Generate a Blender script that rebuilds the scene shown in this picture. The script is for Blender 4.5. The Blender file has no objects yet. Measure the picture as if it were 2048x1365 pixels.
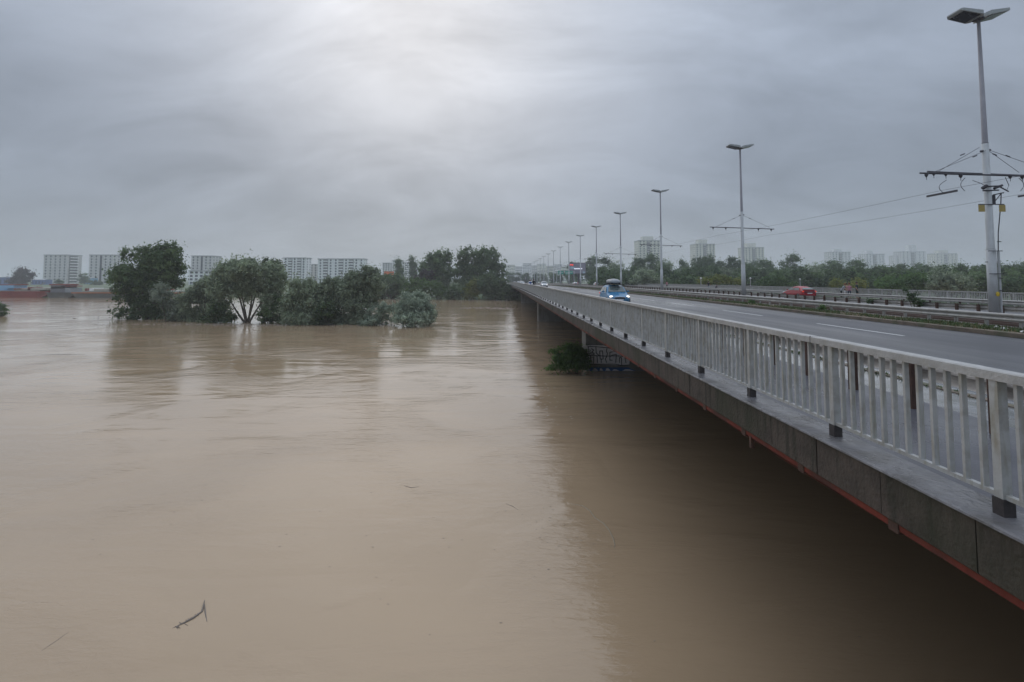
import bpy, math, random
import numpy as np
from mathutils import Vector, Matrix

S = bpy.context.scene
COL = S.collection
random.seed(7)
rng = np.random.default_rng(7)

# ------------------------------------------------------------------ camera
EYE = 7.0                       # metres above the flood water
F = 1012.0                      # focal length in photo pixels (2048 wide)
TH = math.radians(3.17)         # slight upward pitch
cs, sn = math.cos(TH), math.sin(TH)
cam_d = bpy.data.cameras.new('camera')
cam = bpy.data.objects.new('camera', cam_d)
COL.objects.link(cam)
cam_d.sensor_width = 36.0
cam_d.lens = F / 2048 * 36.0
cam_d.shift_x = 24.0 / 2048
cam_d.shift_y = -(682.5 - 501.0) / 2048
cam_d.clip_start = 0.1
cam_d.clip_end = 20000
cam.location = (0, 0, EYE)
cam.rotation_euler = (math.radians(90) + TH, 0, 0)
S.camera = cam

# ------------------------------------------------------------------ world
SUN_EL, SUN_AZ = 36.0, -12.0    # azimuth from +Y, negative is left
W = bpy.data.worlds.new('World')
S.world = W
W.use_nodes = True
nt = W.node_tree
nt.nodes.clear()
N = nt.nodes.new
L = nt.links.new


def wmath(op, a, b=None, clamp=False):
    n = N('ShaderNodeMath'); n.operation = op; n.use_clamp = clamp
    for i, v in enumerate((a, b)):
        if v is None: continue
        if isinstance(v, (int, float)): n.inputs[i].default_value = v
        else: L(v, n.inputs[i])
    return n.outputs[0]


out = N('ShaderNodeOutputWorld'); bg = N('ShaderNodeBackground')
sky = N('ShaderNodeTexSky'); sky.sky_type = 'NISHITA'; sky.sun_disc = False
sky.sun_elevation = math.radians(SUN_EL)
sky.sun_rotation = math.radians(SUN_AZ)
tc = N('ShaderNodeTexCoord'); sep = N('ShaderNodeSeparateXYZ')
L(tc.outputs['Generated'], sep.inputs[0])
z = wmath('MAXIMUM', sep.outputs[2], 0.0)
zz = wmath('ADD', z, 0.42)
cx = wmath('DIVIDE', sep.outputs[0], zz); cy = wmath('DIVIDE', sep.outputs[1], zz)
cmb = N('ShaderNodeCombineXYZ'); L(cx, cmb.inputs[0]); L(cy, cmb.inputs[1])
mp = N('ShaderNodeMapping'); L(cmb.outputs[0], mp.inputs[0])
mp.inputs['Scale'].default_value = (1.5, 2.7, 1); mp.inputs['Location'].default_value = (3.1, 1.7, 0)
mp.inputs['Rotation'].default_value = (0, 0, 0.18)
no = N('ShaderNodeTexNoise'); L(mp.outputs[0], no.inputs['Vector'])
no.inputs['Scale'].default_value = 1.25; no.inputs['Detail'].default_value = 8; no.inputs['Roughness'].default_value = 0.6
no.inputs['Distortion'].default_value = 0.5
no2 = N('ShaderNodeTexNoise'); L(mp.outputs[0], no2.inputs['Vector'])
no2.inputs['Scale'].default_value = 0.45; no2.inputs['Detail'].default_value = 2
clump = wmath('ADD', wmath('MULTIPLY', no.outputs[0], 1.05), wmath('MULTIPLY', no2.outputs[0], 0.80))
cl = wmath('ADD', clump, 0.08)          # about 0.8 .. 1.2
# CIE-like overcast: brighter towards the zenith
grad = wmath('ADD', wmath('MULTIPLY', wmath('POWER', z, 2.4), 4.0), 1.04)
# thinner cloud where the sun stands
dn = N('ShaderNodeVectorMath'); dn.operation = 'DOT_PRODUCT'
L(tc.outputs['Generated'], dn.inputs[0])
v = Vector((-0.16, 0.897, 0.43)).normalized(); dn.inputs[1].default_value = v
patch = wmath('POWER', wmath('MAXIMUM', dn.outputs['Value'], 0.0), 12.0)
pf = wmath('ADD', wmath('MULTIPLY', patch, 0.55), 0.75)
lum = wmath('MULTIPLY', wmath('MULTIPLY', grad, cl), pf)
ccol = N('ShaderNodeVectorMath'); ccol.operation = 'SCALE'
# thick cloud is bluer than thin cloud
tint = N('ShaderNodeMix'); tint.data_type = 'RGBA'
tint.inputs['A'].default_value = (3.06, 3.52, 4.28, 1); tint.inputs['B'].default_value = (3.90, 3.93, 4.08, 1)
L(patch, tint.inputs['Factor']); L(tint.outputs['Result'], ccol.inputs[0])
L(lum, ccol.inputs['Scale'])
mx = N('ShaderNodeMix'); mx.data_type = 'RGBA'; mx.inputs['Factor'].default_value = 0.93
L(sky.outputs[0], mx.inputs['A']); L(ccol.outputs[0], mx.inputs['B'])
L(mx.outputs['Result'], bg.inputs['Color'])
bg.inputs['Strength'].default_value = 0.10
L(bg.outputs[0], out.inputs['Surface'])

sun_d = bpy.data.lights.new('sun', 'SUN'); sun = bpy.data.objects.new('sun', sun_d); COL.objects.link(sun)
sun_d.energy = 0.6; sun_d.angle = math.radians(110); sun_d.color = (1.0, 0.96, 0.9)
a, e = math.radians(SUN_AZ), math.radians(SUN_EL)
sdir = Vector((math.sin(a) * math.cos(e), math.cos(a) * math.cos(e), math.sin(e)))
sun.rotation_euler = sdir.to_track_quat('Z', 'Y').to_euler()
sun.location = (0, -20, 60)

S.view_settings.view_transform = 'Standard'
S.view_settings.look = 'None'
S.view_settings.exposure = 0.0
S.view_settings.gamma = 1.0
S.view_settings.use_curve_mapping = False
S.cycles.max_bounces = 6
S.cycles.diffuse_bounces = 3
S.cycles.glossy_bounces = 3
S.cycles.transmission_bounces = 3
S.cycles.transparent_max_bounces = 6
S.cycles.volume_bounces = 1
S.cycles.use_denoising = True
S.cycles.sample_clamp_indirect = 4.0


def P(px, py, Y):
    """world point at depth Y seen at photo pixel (px, py)"""
    t = (501.0 - py) / F
    Z = Y * (sn + t * cs) / (cs - t * sn)
    return Vector(((px - 1000.0) * (Y * cs + Z * sn) / F, Y, Z + EYE))


def WY(py, zw=0.0):
    """distance at which the water (height zw) shows at row py"""
    t = (501.0 - py) / F
    return (zw - EYE) * (cs - t * sn) / (sn + t * cs)


# ------------------------------------------------------------------ materials
def mat(name, col, rough=0.6, var=0.15, scale=3.0, bump=0.0, bscale=20.0, metal=0.0, streak=0.0,
        streak_col=(0.1, 0.07, 0.04), spec=0.5, emis=None, estr=0.0, rvar=0.0, stretch=(1, 1, 1), patch=None, patch_col=None,
        patch_scale=1.0, streak_scale=(3, 3, 0.35)):
    m = bpy.data.materials.new(name); m.use_nodes = True
    t = m.node_tree; b = t.nodes['Principled BSDF']
    b.inputs['Roughness'].default_value = rough; b.inputs['Metallic'].default_value = metal
    b.inputs['Specular IOR Level'].default_value = spec
    tcn = t.nodes.new('ShaderNodeTexCoord'); mpn = t.nodes.new('ShaderNodeMapping')
    geo_ = t.nodes.new('ShaderNodeNewGeometry'); t.links.new(geo_.outputs['Position'], mpn.inputs[0]); mpn.inputs['Scale'].default_value = stretch
    nn = t.nodes.new('ShaderNodeTexNoise'); nn.inputs['Scale'].default_value = scale; nn.inputs['Detail'].default_value = 6
    nn.inputs['Roughness'].default_value = 0.65
    t.links.new(mpn.outputs[0], nn.inputs['Vector'])
    mr = t.nodes.new('ShaderNodeMapRange'); mr.inputs['From Min'].default_value = 0.25; mr.inputs['From Max'].default_value = 0.75
    mr.inputs['To Min'].default_value = 1 - var; mr.inputs['To Max'].default_value = 1 + var
    t.links.new(nn.outputs[0], mr.inputs[0])
    vs = t.nodes.new('ShaderNodeVectorMath'); vs.operation = 'SCALE'; vs.inputs[0].default_value = col[:3]
    t.links.new(mr.outputs[0], vs.inputs['Scale'])
    cur = vs.outputs[0]

    def mixin(cur, fac, c2):
        mxn = t.nodes.new('ShaderNodeMix'); mxn.data_type = 'RGBA'
        t.links.new(fac, mxn.inputs['Factor']); t.links.new(cur, mxn.inputs['A']); mxn.inputs['B'].default_value = (*c2, 1)
        return mxn.outputs['Result']

    if streak > 0:
        mp2 = t.nodes.new('ShaderNodeMapping'); mp2.inputs['Scale'].default_value = streak_scale
        t.links.new(geo_.outputs['Position'], mp2.inputs[0])
        n2 = t.nodes.new('ShaderNodeTexNoise'); n2.inputs['Scale'].default_value = 2.2; n2.inputs['Detail'].default_value = 5
        t.links.new(mp2.outputs[0], n2.inputs['Vector'])
        m2 = t.nodes.new('ShaderNodeMapRange'); m2.inputs['From Min'].default_value = 0.5; m2.inputs['From Max'].default_value = 0.68
        m2.inputs['To Max'].default_value = streak
        t.links.new(n2.outputs[0], m2.inputs[0])
        cur = mixin(cur, m2.outputs[0], streak_col)
    if patch is not None:
        n3 = t.nodes.new('ShaderNodeTexNoise'); n3.inputs['Scale'].default_value = patch_scale; n3.inputs['Detail'].default_value = 4
        t.links.new(geo_.outputs['Position'], n3.inputs['Vector'])
        m3 = t.nodes.new('ShaderNodeMapRange'); m3.inputs['From Min'].default_value = 0.48; m3.inputs['From Max'].default_value = 0.62
        m3.inputs['To Max'].default_value = patch
        t.links.new(n3.outputs[0], m3.inputs[0])
        cur = mixin(cur, m3.outputs[0], patch_col)
    t.links.new(cur, b.inputs['Base Color'])
    if rvar > 0:
        n4 = t.nodes.new('ShaderNodeTexNoise'); n4.inputs['Scale'].default_value = scale * 0.35; n4.inputs['Detail'].default_value = 3
        t.links.new(mpn.outputs[0], n4.inputs['Vector'])
        m4 = t.nodes.new('ShaderNodeMapRange'); m4.inputs['From Min'].default_value = 0.35; m4.inputs['From Max'].default_value = 0.65
        m4.inputs['To Min'].default_value = max(0.02, rough - rvar); m4.inputs['To Max'].default_value = rough + rvar
        t.links.new(n4.outputs[0], m4.inputs[0]); t.links.new(m4.outputs[0], b.inputs['Roughness'])
    if bump > 0:
        n5 = t.nodes.new('ShaderNodeTexNoise'); n5.inputs['Scale'].default_value = bscale; n5.inputs['Detail'].default_value = 6
        t.links.new(mpn.outputs[0], n5.inputs['Vector'])
        bp = t.nodes.new('ShaderNodeBump'); bp.inputs['Strength'].default_value = bump; bp.inputs['Distance'].default_value = 0.02
        t.links.new(n5.outputs[0], bp.inputs['Height']); t.links.new(bp.outputs[0], b.inputs['Normal'])
    if emis:
        b.inputs['Emission Color'].default_value = (*emis, 1); b.inputs['Emission Strength'].default_value = estr
    return m


def leafmat(name, c1, c2, rough=0.6, trans=0.42):
    """two leaf greens mixed by the clump they belong to"""
    m = bpy.data.materials.new(name); m.use_nodes = True
    t = m.node_tree; b = t.nodes['Principled BSDF']; b.inputs['Roughness'].default_value = rough
    b.inputs['Specular IOR Level'].default_value = 0.3
    at = t.nodes.new('ShaderNodeAttribute'); at.attribute_name = 'tone'
    mxn = t.nodes.new('ShaderNodeMix'); mxn.data_type = 'RGBA'
    mxn.inputs['A'].default_value = (*c1, 1); mxn.inputs['B'].default_value = (*c2, 1)
    t.links.new(at.outputs['Fac'], mxn.inputs['Factor'])
    oi = t.nodes.new('ShaderNodeObjectInfo'); hs = t.nodes.new('ShaderNodeHueSaturation')
    mr = t.nodes.new('ShaderNodeMapRange'); mr.inputs['To Min'].default_value = 0.8; mr.inputs['To Max'].default_value = 1.22
    t.links.new(oi.outputs['Random'], mr.inputs[0]); t.links.new(mr.outputs[0], hs.inputs['Value'])
    t.links.new(mxn.outputs['Result'], hs.inputs['Color'])
    t.links.new(hs.outputs[0], b.inputs['Base Color'])
    tr = t.nodes.new('ShaderNodeBsdfTranslucent'); t.links.new(hs.outputs[0], tr.inputs['Color'])
    ms = t.nodes.new('ShaderNodeMixShader'); ms.inputs[0].default_value = trans
    t.links.new(b.outputs[0], ms.inputs[1]); t.links.new(tr.outputs[0], ms.inputs[2])
    t.links.new(ms.outputs[0], t.nodes['Material Output'].inputs['Surface'])
    return m


M = {}
M['asphalt'] = mat('wet_asphalt', (0.050, 0.052, 0.062), 0.36, 0.35, 0.9, 0.35, 60, rvar=0.15, stretch=(1, 0.12, 1), streak=0.55, streak_col=(0.095, 0.094, 0.10), streak_scale=(0.55, 0.012, 1),
                   patch=0.35, patch_col=(0.03, 0.03, 0.036), patch_scale=0.22)
M['walk'] = mat('wet_sidewalk_asphalt', (0.085, 0.085, 0.098), 0.36, 0.25, 1.6, 0.3, 50, rvar=0.14)
M['verge'] = mat('puddled_concrete', (0.17, 0.17, 0.17), 0.16, 0.3, 2.0, 0.12, 18, rvar=0.14, patch=0.7, patch_col=(0.05, 0.05, 0.03), patch_scale=3.0)
M['ledge'] = mat('ledge_concrete', (0.165, 0.16, 0.165), 0.30, 0.4, 5.0, 1.0, 14, rvar=0.18, patch=0.7, patch_col=(0.07, 0.064, 0.058), patch_scale=2.5)
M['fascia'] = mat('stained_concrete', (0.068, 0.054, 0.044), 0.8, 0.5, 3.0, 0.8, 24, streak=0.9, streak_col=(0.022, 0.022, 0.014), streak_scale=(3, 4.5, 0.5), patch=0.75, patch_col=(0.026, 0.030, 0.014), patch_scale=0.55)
M['concrete'] = mat('grey_concrete', (0.24, 0.235, 0.22), 0.8, 0.25, 1.5, 0.4, 15, streak=0.4, streak_col=(0.1, 0.09, 0.07))
M['kerb'] = mat('kerb_concrete', (0.15, 0.115, 0.085), 0.7, 0.4, 2.5, 0.6, 20, patch=0.6, patch_col=(0.06, 0.08, 0.03), patch_scale=1.6)
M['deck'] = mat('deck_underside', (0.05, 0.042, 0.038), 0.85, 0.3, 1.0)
M['paint'] = mat('aged_grey_paint', (0.43, 0.43, 0.418), 0.5, 0.12, 4.0, 0.15, 40, streak=0.6, streak_col=(0.27, 0.245, 0.17), streak_scale=(9, 9, 1.3), patch=0.3, patch_col=(0.20, 0.165, 0.12), patch_scale=9.0)
M['railtop'] = mat('weathered_rail_top', (0.40, 0.39, 0.375), 0.45, 0.25, 6.0, 0.4, 50, streak=0.3, streak_col=(0.3, 0.28, 0.22))
M['foot'] = mat('dark_post_foot', (0.05, 0.042, 0.04), 0.6, 0.4, 12, 0.4, 40)
M['rust'] = mat('rust', (0.085, 0.045, 0.032), 0.85, 0.4, 8, 0.6, 40, patch=0.5, patch_col=(0.05, 0.03, 0.022), patch_scale=6)
M['redsteel'] = mat('red_lead_paint', (0.16, 0.024, 0.012), 0.75, 0.4, 4, 0.3, 30, patch=0.85, patch_col=(0.055, 0.018, 0.012), patch_scale=1.3)
M['galv'] = mat('galvanised_beam', (0.36, 0.35, 0.33), 0.45, 0.2, 2.5, 0.1, 30, metal=0.25, streak=0.35, streak_col=(0.2, 0.15, 0.1))
M['cream'] = mat('pale_guardrail', (0.42, 0.38, 0.34), 0.5, 0.2, 4, 0.1, 30)
M['pole'] = mat('pole_grey', (0.46, 0.47, 0.47), 0.5, 0.12, 2, 0.1, 20, streak=0.3, streak_col=(0.26, 0.26, 0.25))
M['pole_dark'] = mat('pole_upper', (0.27, 0.26, 0.28), 0.5, 0.15, 2)
M['black'] = mat('black_paint', (0.012, 0.012, 0.014), 0.5, 0.2, 5)
M['dark'] = mat('dark_fitting', (0.045, 0.04, 0.05), 0.5, 0.3, 5)
M['lampshell'] = mat('lamp_shell', (0.40, 0.42, 0.42), 0.45, 0.15, 4)
M['lampglass'] = mat('lamp_glass', (0.03, 0.03, 0.035), 0.15, 0.2, 3)
M['yellow'] = mat('yellow_plate', (0.40, 0.30, 0.09), 0.6, 0.15, 5)
M['bright_yellow'] = mat('yellow_sticker', (0.6, 0.42, 0.03), 0.6, 0.15, 5)
M['white'] = mat('white_marking', (0.62, 0.62, 0.60), 0.55, 0.25, 6)
M['median'] = mat('median_soil', (0.17, 0.115, 0.07), 0.85, 0.5, 2.5, 0.8, 12, patch=0.7, patch_col=(0.045, 0.06, 0.022), patch_scale=0.9)
M['ballast'] = mat('track_bed', (0.12, 0.105, 0.10), 0.8, 0.45, 3, 0.9, 15)
M['steel'] = mat('rail_steel', (0.16, 0.11, 0.09), 0.4, 0.3, 4, metal=0.6)
M['grass'] = mat('grass', (0.065, 0.105, 0.03), 0.7, 0.5, 2)
M['drygrass'] = mat('dry_grass', (0.17, 0.14, 0.06), 0.7, 0.5, 2)
M['bank'] = mat('bank_grass', (0.085, 0.13, 0.055), 0.8, 0.35, 0.03, patch=0.5, patch_col=(0.16, 0.14, 0.10), patch_scale=0.02)
M['bark'] = mat('bark', (0.075, 0.06, 0.045), 0.85, 0.35, 3, 0.6, 12)
M['bark_pale'] = mat('pale_bark', (0.19, 0.16, 0.13), 0.85, 0.35, 3, 0.6, 12)
M['leaf_dark'] = leafmat('dark_leaves', (0.042, 0.074, 0.031), (0.14, 0.21, 0.082))
M['leaf_willow'] = leafmat('willow_leaves', (0.17, 0.21, 0.135), (0.40, 0.47, 0.31))
M['leaf_grey'] = leafmat('grey_willow_leaves', (0.17, 0.215, 0.16), (0.40, 0.46, 0.34))
M['leaf_bright'] = leafmat('bright_leaves', (0.065, 0.125, 0.036), (0.14, 0.24, 0.065))
M['leaf_yellow'] = leafmat('yellow_green_leaves', (0.12, 0.15, 0.03), (0.25, 0.27, 0.06))
M['leaf_purple'] = leafmat('dusky_leaves', (0.05, 0.045, 0.045), (0.085, 0.075, 0.07))
M['leaf_mid'] = leafmat('mid_green_leaves', (0.070, 0.115, 0.052), (0.165, 0.240, 0.105))
M['plaster'] = mat('pale_plaster', (0.76, 0.76, 0.74), 0.8, 0.08, 0.15)
M['plaster_g'] = mat('grey_plaster', (0.64, 0.63, 0.61), 0.8, 0.1, 0.15)
M['plaster_c'] = mat('cream_plaster', (0.70, 0.69, 0.60), 0.8, 0.1, 0.15)
M['white_pl'] = mat('white_plaster', (0.85, 0.86, 0.85), 0.8, 0.05, 0.15)
M['roofgrey'] = mat('roof_grey', (0.40, 0.41, 0.42), 0.7, 0.1, 0.3)
M['win'] = mat('window_glass', (0.05, 0.065, 0.085), 0.15, 0.3, 0.4)
M['winframe'] = mat('window_frame', (0.6, 0.6, 0.6), 0.6, 0.05, 1)
M['balc'] = mat('balcony_recess', (0.18, 0.18, 0.19), 0.7, 0.1, 0.5)
M['bluepl'] = mat('blue_cladding', (0.10, 0.16, 0.36), 0.6, 0.1, 0.3)
M['skyblue'] = mat('light_blue_cladding', (0.25, 0.48, 0.70), 0.6, 0.1, 0.3)
M['yellowpl'] = mat('yellow_cladding', (0.62, 0.56, 0.25), 0.6, 0.1, 0.3)
M['orange'] = mat('orange_cladding', (0.75, 0.16, 0.06), 0.6, 0.1, 0.3)
M['hull_red'] = mat('hull_red', (0.24, 0.045, 0.032), 0.6, 0.25, 0.5, streak=0.4, streak_col=(0.1, 0.03, 0.025))
M['hull_grey'] = mat('hull_grey', (0.11, 0.115, 0.10), 0.6, 0.25, 0.5, streak=0.4, streak_col=(0.13, 0.07, 0.04))
M['orangedeck'] = mat('orange_rail', (0.42, 0.15, 0.06), 0.6, 0.3, 1)
M['redcan'] = mat('red_oxide_roof', (0.22, 0.05, 0.04), 0.6, 0.3, 1)
M['cargo'] = mat('pale_cargo', (0.45, 0.44, 0.38), 0.8, 0.2, 1)
M['carblue'] = mat('blue_car_paint', (0.055, 0.20, 0.36), 0.25, 0.04, 1)
M['carred'] = mat('red_car_paint', (0.33, 0.012, 0.022), 0.25, 0.04, 1)
M['carwhite'] = mat('white_car_paint', (0.72, 0.73, 0.74), 0.25, 0.03, 1)
M['carsilver'] = mat('silver_car_paint', (0.42, 0.44, 0.46), 0.3, 0.04, 1, metal=0.4)
M['cardark'] = mat('dark_car_paint', (0.03, 0.035, 0.05), 0.25, 0.04, 1)
M['carglass'] = mat('car_glass', (0.10, 0.125, 0.125), 0.08, 0.1, 1)
M['tyre'] = mat('tyre_rubber', (0.02, 0.02, 0.02), 0.8, 0.1, 8)
M['rim'] = mat('wheel_rim', (0.4, 0.4, 0.42), 0.35, 0.1, 4, metal=0.6)
M['headlamp'] = mat('lit_headlamp', (0.9, 0.9, 0.85), 0.2, 0.0, 1, emis=(1.0, 0.93, 0.82), estr=1.1)
M['headoff'] = mat('headlamp_glass', (0.6, 0.62, 0.62), 0.15, 0.05, 1)
M['tail'] = mat('tail_lamp', (0.7, 0.06, 0.03), 0.2, 0.05, 1, emis=(1, 0.08, 0.03), estr=0.35)
M['chrome'] = mat('chrome', (0.75, 0.75, 0.75), 0.15, 0.0, 1, metal=1.0)
M['plate'] = mat('number_plate', (0.75, 0.75, 0.75), 0.5, 0.0, 1)
M['boxgrey'] = mat('roof_box_grey', (0.22, 0.24, 0.26), 0.3, 0.05, 1)
M['skin'] = mat('skin', (0.42, 0.24, 0.17), 0.6, 0.05, 5)
for nme, c in dict(cl_black=(0.015, 0.015, 0.018), cl_blue=(0.03, 0.08, 0.28), cl_white=(0.6, 0.6, 0.6), cl_grey=(0.33, 0.35, 0.36),
                   cl_pink=(0.50, 0.22, 0.26), cl_green=(0.02, 0.035, 0.03), cl_red=(0.35, 0.02, 0.05), cl_navy=(0.03, 0.035, 0.06),
                   hair=(0.05, 0.025, 0.018), hair_red=(0.22, 0.07, 0.03)).items():
    M[nme] = mat(nme, c, 0.8, 0.1, 8)
M['gw'] = mat('graffiti_white', (0.86, 0.82, 0.83), 0.8, 0.12, 3)
M['gk'] = mat('graffiti_black', (0.02, 0.018, 0.018), 0.8, 0.1, 3)
M['gb'] = mat('graffiti_blue', (0.03, 0.12, 0.32), 0.8, 0.1, 3)
M['signgreen'] = mat('sign_green', (0.02, 0.32, 0.22), 0.5, 0.05, 1)
M['signwhite'] = mat('sign_white', (0.75, 0.75, 0.75), 0.5, 0.05, 1)
M['led'] = mat('led_screen_dark', (0.06, 0.06, 0.08), 0.4, 0.5, 0.5, emis=(0.10, 0.10, 0.14), estr=0.6)
M['led_red'] = mat('led_screen_red', (0.5, 0.03, 0.03), 0.4, 0.0, 0.5, emis=(1.0, 0.08, 0.06), estr=0.8)
M['led_white'] = mat('led_screen_white', (0.6, 0.6, 0.7), 0.4, 0.0, 0.5, emis=(0.85, 0.85, 1.0), estr=0.7)
M['led_blue'] = mat('led_screen_blue', (0.08, 0.12, 0.16), 0.4, 0.0, 0.5, emis=(0.12, 0.2, 0.26), estr=0.8)
M['litter'] = mat('pale_litter', (0.65, 0.63, 0.6), 0.7, 0.1, 5)
M['twig_pale'] = mat('pale_twig', (0.30, 0.25, 0.18), 0.7, 0.1, 5)
M['twig_dark'] = mat('wet_twig', (0.20, 0.165, 0.135), 0.7, 0.3, 5)


def water_material():
    m = bpy.data.materials.new('muddy_water'); m.use_nodes = True
    t = m.node_tree; b = t.nodes['Principled BSDF']
    g = t.nodes.new('ShaderNodeNewGeometry')
    lk = t.links.new

    def noise(scale, stretch, detail=3, rot=0.0, dist=0.0, rough=0.5):
        mpn = t.nodes.new('ShaderNodeMapping'); mpn.inputs['Scale'].default_value = stretch; mpn.inputs['Rotation'].default_value = (0, 0, rot)
        lk(g.outputs['Position'], mpn.inputs[0])
        n = t.nodes.new('ShaderNodeTexNoise'); n.inputs['Scale'].default_value = scale; n.inputs['Detail'].default_value = detail
        n.inputs['Distortion'].default_value = dist; n.inputs['Roughness'].default_value = rough
        lk(mpn.outputs[0], n.inputs['Vector'])
        return n.outputs[0]

    def mth(op, a, b2):
        n = t.nodes.new('ShaderNodeMath'); n.operation = op
        for i, vv in enumerate((a, b2)):
            if isinstance(vv, (int, float)): n.inputs[i].default_value = vv
            else: lk(vv, n.inputs[i])
        return n.outputs[0]

    big = noise(0.05, (1, 2.2, 1), 4, 0.1, 1.0)
    mr = t.nodes.new('ShaderNodeMapRange'); mr.inputs['From Min'].default_value = 0.3; mr.inputs['From Max'].default_value = 0.7
    mr.inputs['To Min'].default_value = 0.9; mr.inputs['To Max'].default_value = 1.1
    lk(big, mr.inputs[0])
    vs = t.nodes.new('ShaderNodeVectorMath'); vs.operation = 'SCALE'; vs.inputs[0].default_value = (0.398, 0.286, 0.180)
    lk(mr.outputs[0], vs.inputs['Scale']); lk(vs.outputs[0], b.inputs['Base Color'])
    b.inputs['Roughness'].default_value = 0.07
    b.inputs['IOR'].default_value = 1.45
    # ripples: long low swells, small wind ripples, patches of rougher and smoother water
    swell = noise(0.20, (0.5, 1.9, 1), 3, 0.08, 0.6)
    rip = noise(0.75, (0.5, 1.8, 1), 4, -0.08, 0.8, 0.55)
    fine = noise(4.5, (0.6, 1.5, 1), 4, 0.25, 1.2, 0.6)
    area = noise(0.12, (1, 1.3, 1), 4, 0.3, 1.0)
    am = t.nodes.new('ShaderNodeMapRange'); am.inputs['From Min'].default_value = 0.42; am.inputs['From Max'].default_value = 0.62
    am.inputs['To Min'].default_value = 0.18; am.inputs['To Max'].default_value = 1.6
    lk(area, am.inputs[0])
    h = mth('ADD', mth('MULTIPLY', swell, 0.085), mth('MULTIPLY', mth('MULTIPLY', rip, 0.040), am.outputs[0]))
    h = mth('ADD', h, mth('MULTIPLY', mth('MULTIPLY', fine, 0.012), am.outputs[0]))
    bp = t.nodes.new('ShaderNodeBump'); bp.inputs['Strength'].default_value = 0.75; bp.inputs['Distance'].default_value = 1.0
    lk(h, bp.inputs['Height']); lk(bp.outputs[0], b.inputs['Normal'])
    return m


M['water'] = water_material()


# ------------------------------------------------------------------ mesh helpers
class MB:
    def __init__(self): self.v = []; self.f = []; self.mi = []

    def face(self, idx, m=0): self.f.append(idx); self.mi.append(m)

    def box(self, x0, x1, y0, y1, z0, z1, m=0):
        i = len(self.v)
        self.v += [(x0, y0, z0), (x1, y0, z0), (x1, y1, z0), (x0, y1, z0), (x0, y0, z1), (x1, y0, z1), (x1, y1, z1), (x0, y1, z1)]
        for q in ((0, 3, 2, 1), (4, 5, 6, 7), (0, 1, 5, 4), (1, 2, 6, 5), (2, 3, 7, 6), (3, 0, 4, 7)):
            self.face(tuple(i + k for k in q), m)
        return self

    def hexa(self, pts, m=0):
        i = len(self.v); self.v += [tuple(p) for p in pts]
        for q in ((0, 3, 2, 1), (4, 5, 6, 7), (0, 1, 5, 4), (1, 2, 6, 5), (2, 3, 7, 6), (3, 0, 4, 7)):
            self.face(tuple(i + k for k in q), m)
        return self

    def tube(self, pts, rad, n=8, m=0, cap=True):
        pts = [Vector(p) for p in pts]
        if not isinstance(rad, (list, tuple)): rad = [rad] * len(pts)
        base = len(self.v)
        for k, p in enumerate(pts):
            d = (pts[min(k + 1, len(pts) - 1)] - pts[max(k - 1, 0)])
            if d.length < 1e-9: d = Vector((0, 0, 1))
            d.normalize()
            u = d.cross(Vector((0, 0, 1)) if abs(d.z) < 0.9 else Vector((1, 0, 0))).normalized(); w = d.cross(u)
            for j in range(n):
                a = 2 * math.pi * j / n
                q = p + (u * math.cos(a) + w * math.sin(a)) * rad[k]
                self.v.append(tuple(q))
        for k in range(len(pts) - 1):
            for j in range(n):
                a, b = base + k * n + j, base + k * n + (j + 1) % n
                self.face((a, b, b + n, a + n), m)
        if cap:
            self.face(tuple(base + j for j in reversed(range(n))), m)
            self.face(tuple(base + (len(pts) - 1) * n + j for j in range(n)), m)
        return self

    def loft(self, rings, m=0, cap=True, close=True):
        n = len(rings[0]); base = len(self.v)
        for r in rings: self.v += [tuple(p) for p in r]
        for k in range(len(rings) - 1):
            for j in range(n if close else n - 1):
                a, b = base + k * n + j, base + k * n + (j + 1) % n
                self.face((a, b, b + n, a + n), m)
        if cap:
            self.face(tuple(base + j for j in reversed(range(n))), m)
            self.face(tuple(base + (len(rings) - 1) * n + j for j in range(n)), m)
        return self

    def quad(self, a, b, c, d, m=0):
        i = len(self.v); self.v += [tuple(a), tuple(b), tuple(c), tuple(d)]; self.face((i, i + 1, i + 2, i + 3), m); return self

    def ellipsoid(self, c, r, nu=10, nv=6, m=0):
        rings = []
        for i in range(nv + 1):
            t = math.pi * (i + 0.001) / (nv + 0.002)
            rings.append([(c[0] + r[0] * math.sin(t) * math.cos(2 * math.pi * j / nu), c[1] + r[1] * math.sin(t) * math.sin(2 * math.pi * j / nu),
                           c[2] - r[2] * math.cos(t)) for j in range(nu)])
        return self.loft(rings, m)

    def mesh(self, name, mats, smooth=False):
        me = bpy.data.meshes.new(name); me.from_pydata(self.v, [], self.f)
        for mm in (mats if isinstance(mats, (list, tuple)) else [mats]): me.materials.append(mm)
        if len(me.materials) > 1: me.polygons.foreach_set('material_index', self.mi)
        if smooth: me.polygons.foreach_set('use_smooth', [True] * len(self.f))
        me.update()
        return me

    def build(self, name, mats, parent=None, smooth=False, **kw):
        return link(name, self.mesh(name, mats, smooth), parent, **kw)


def link(name, me, parent=None, loc=None, rot=None, scale=None, label=None, cat=None, group=None, kind=None):
    o = bpy.data.objects.new(name, me); COL.objects.link(o)
    if loc is not None: o.location = loc
    if rot is not None: o.rotation_euler = rot
    if scale is not None: o.scale = scale
    if parent: o.parent = parent
    tag(o, label, cat, group, kind)
    return o


def tag(o, label=None, cat=None, group=None, kind=None):
    if label: o['label'] = label
    if cat: o['category'] = cat
    if group: o['group'] = group
    if kind: o['kind'] = kind
    return o


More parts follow.
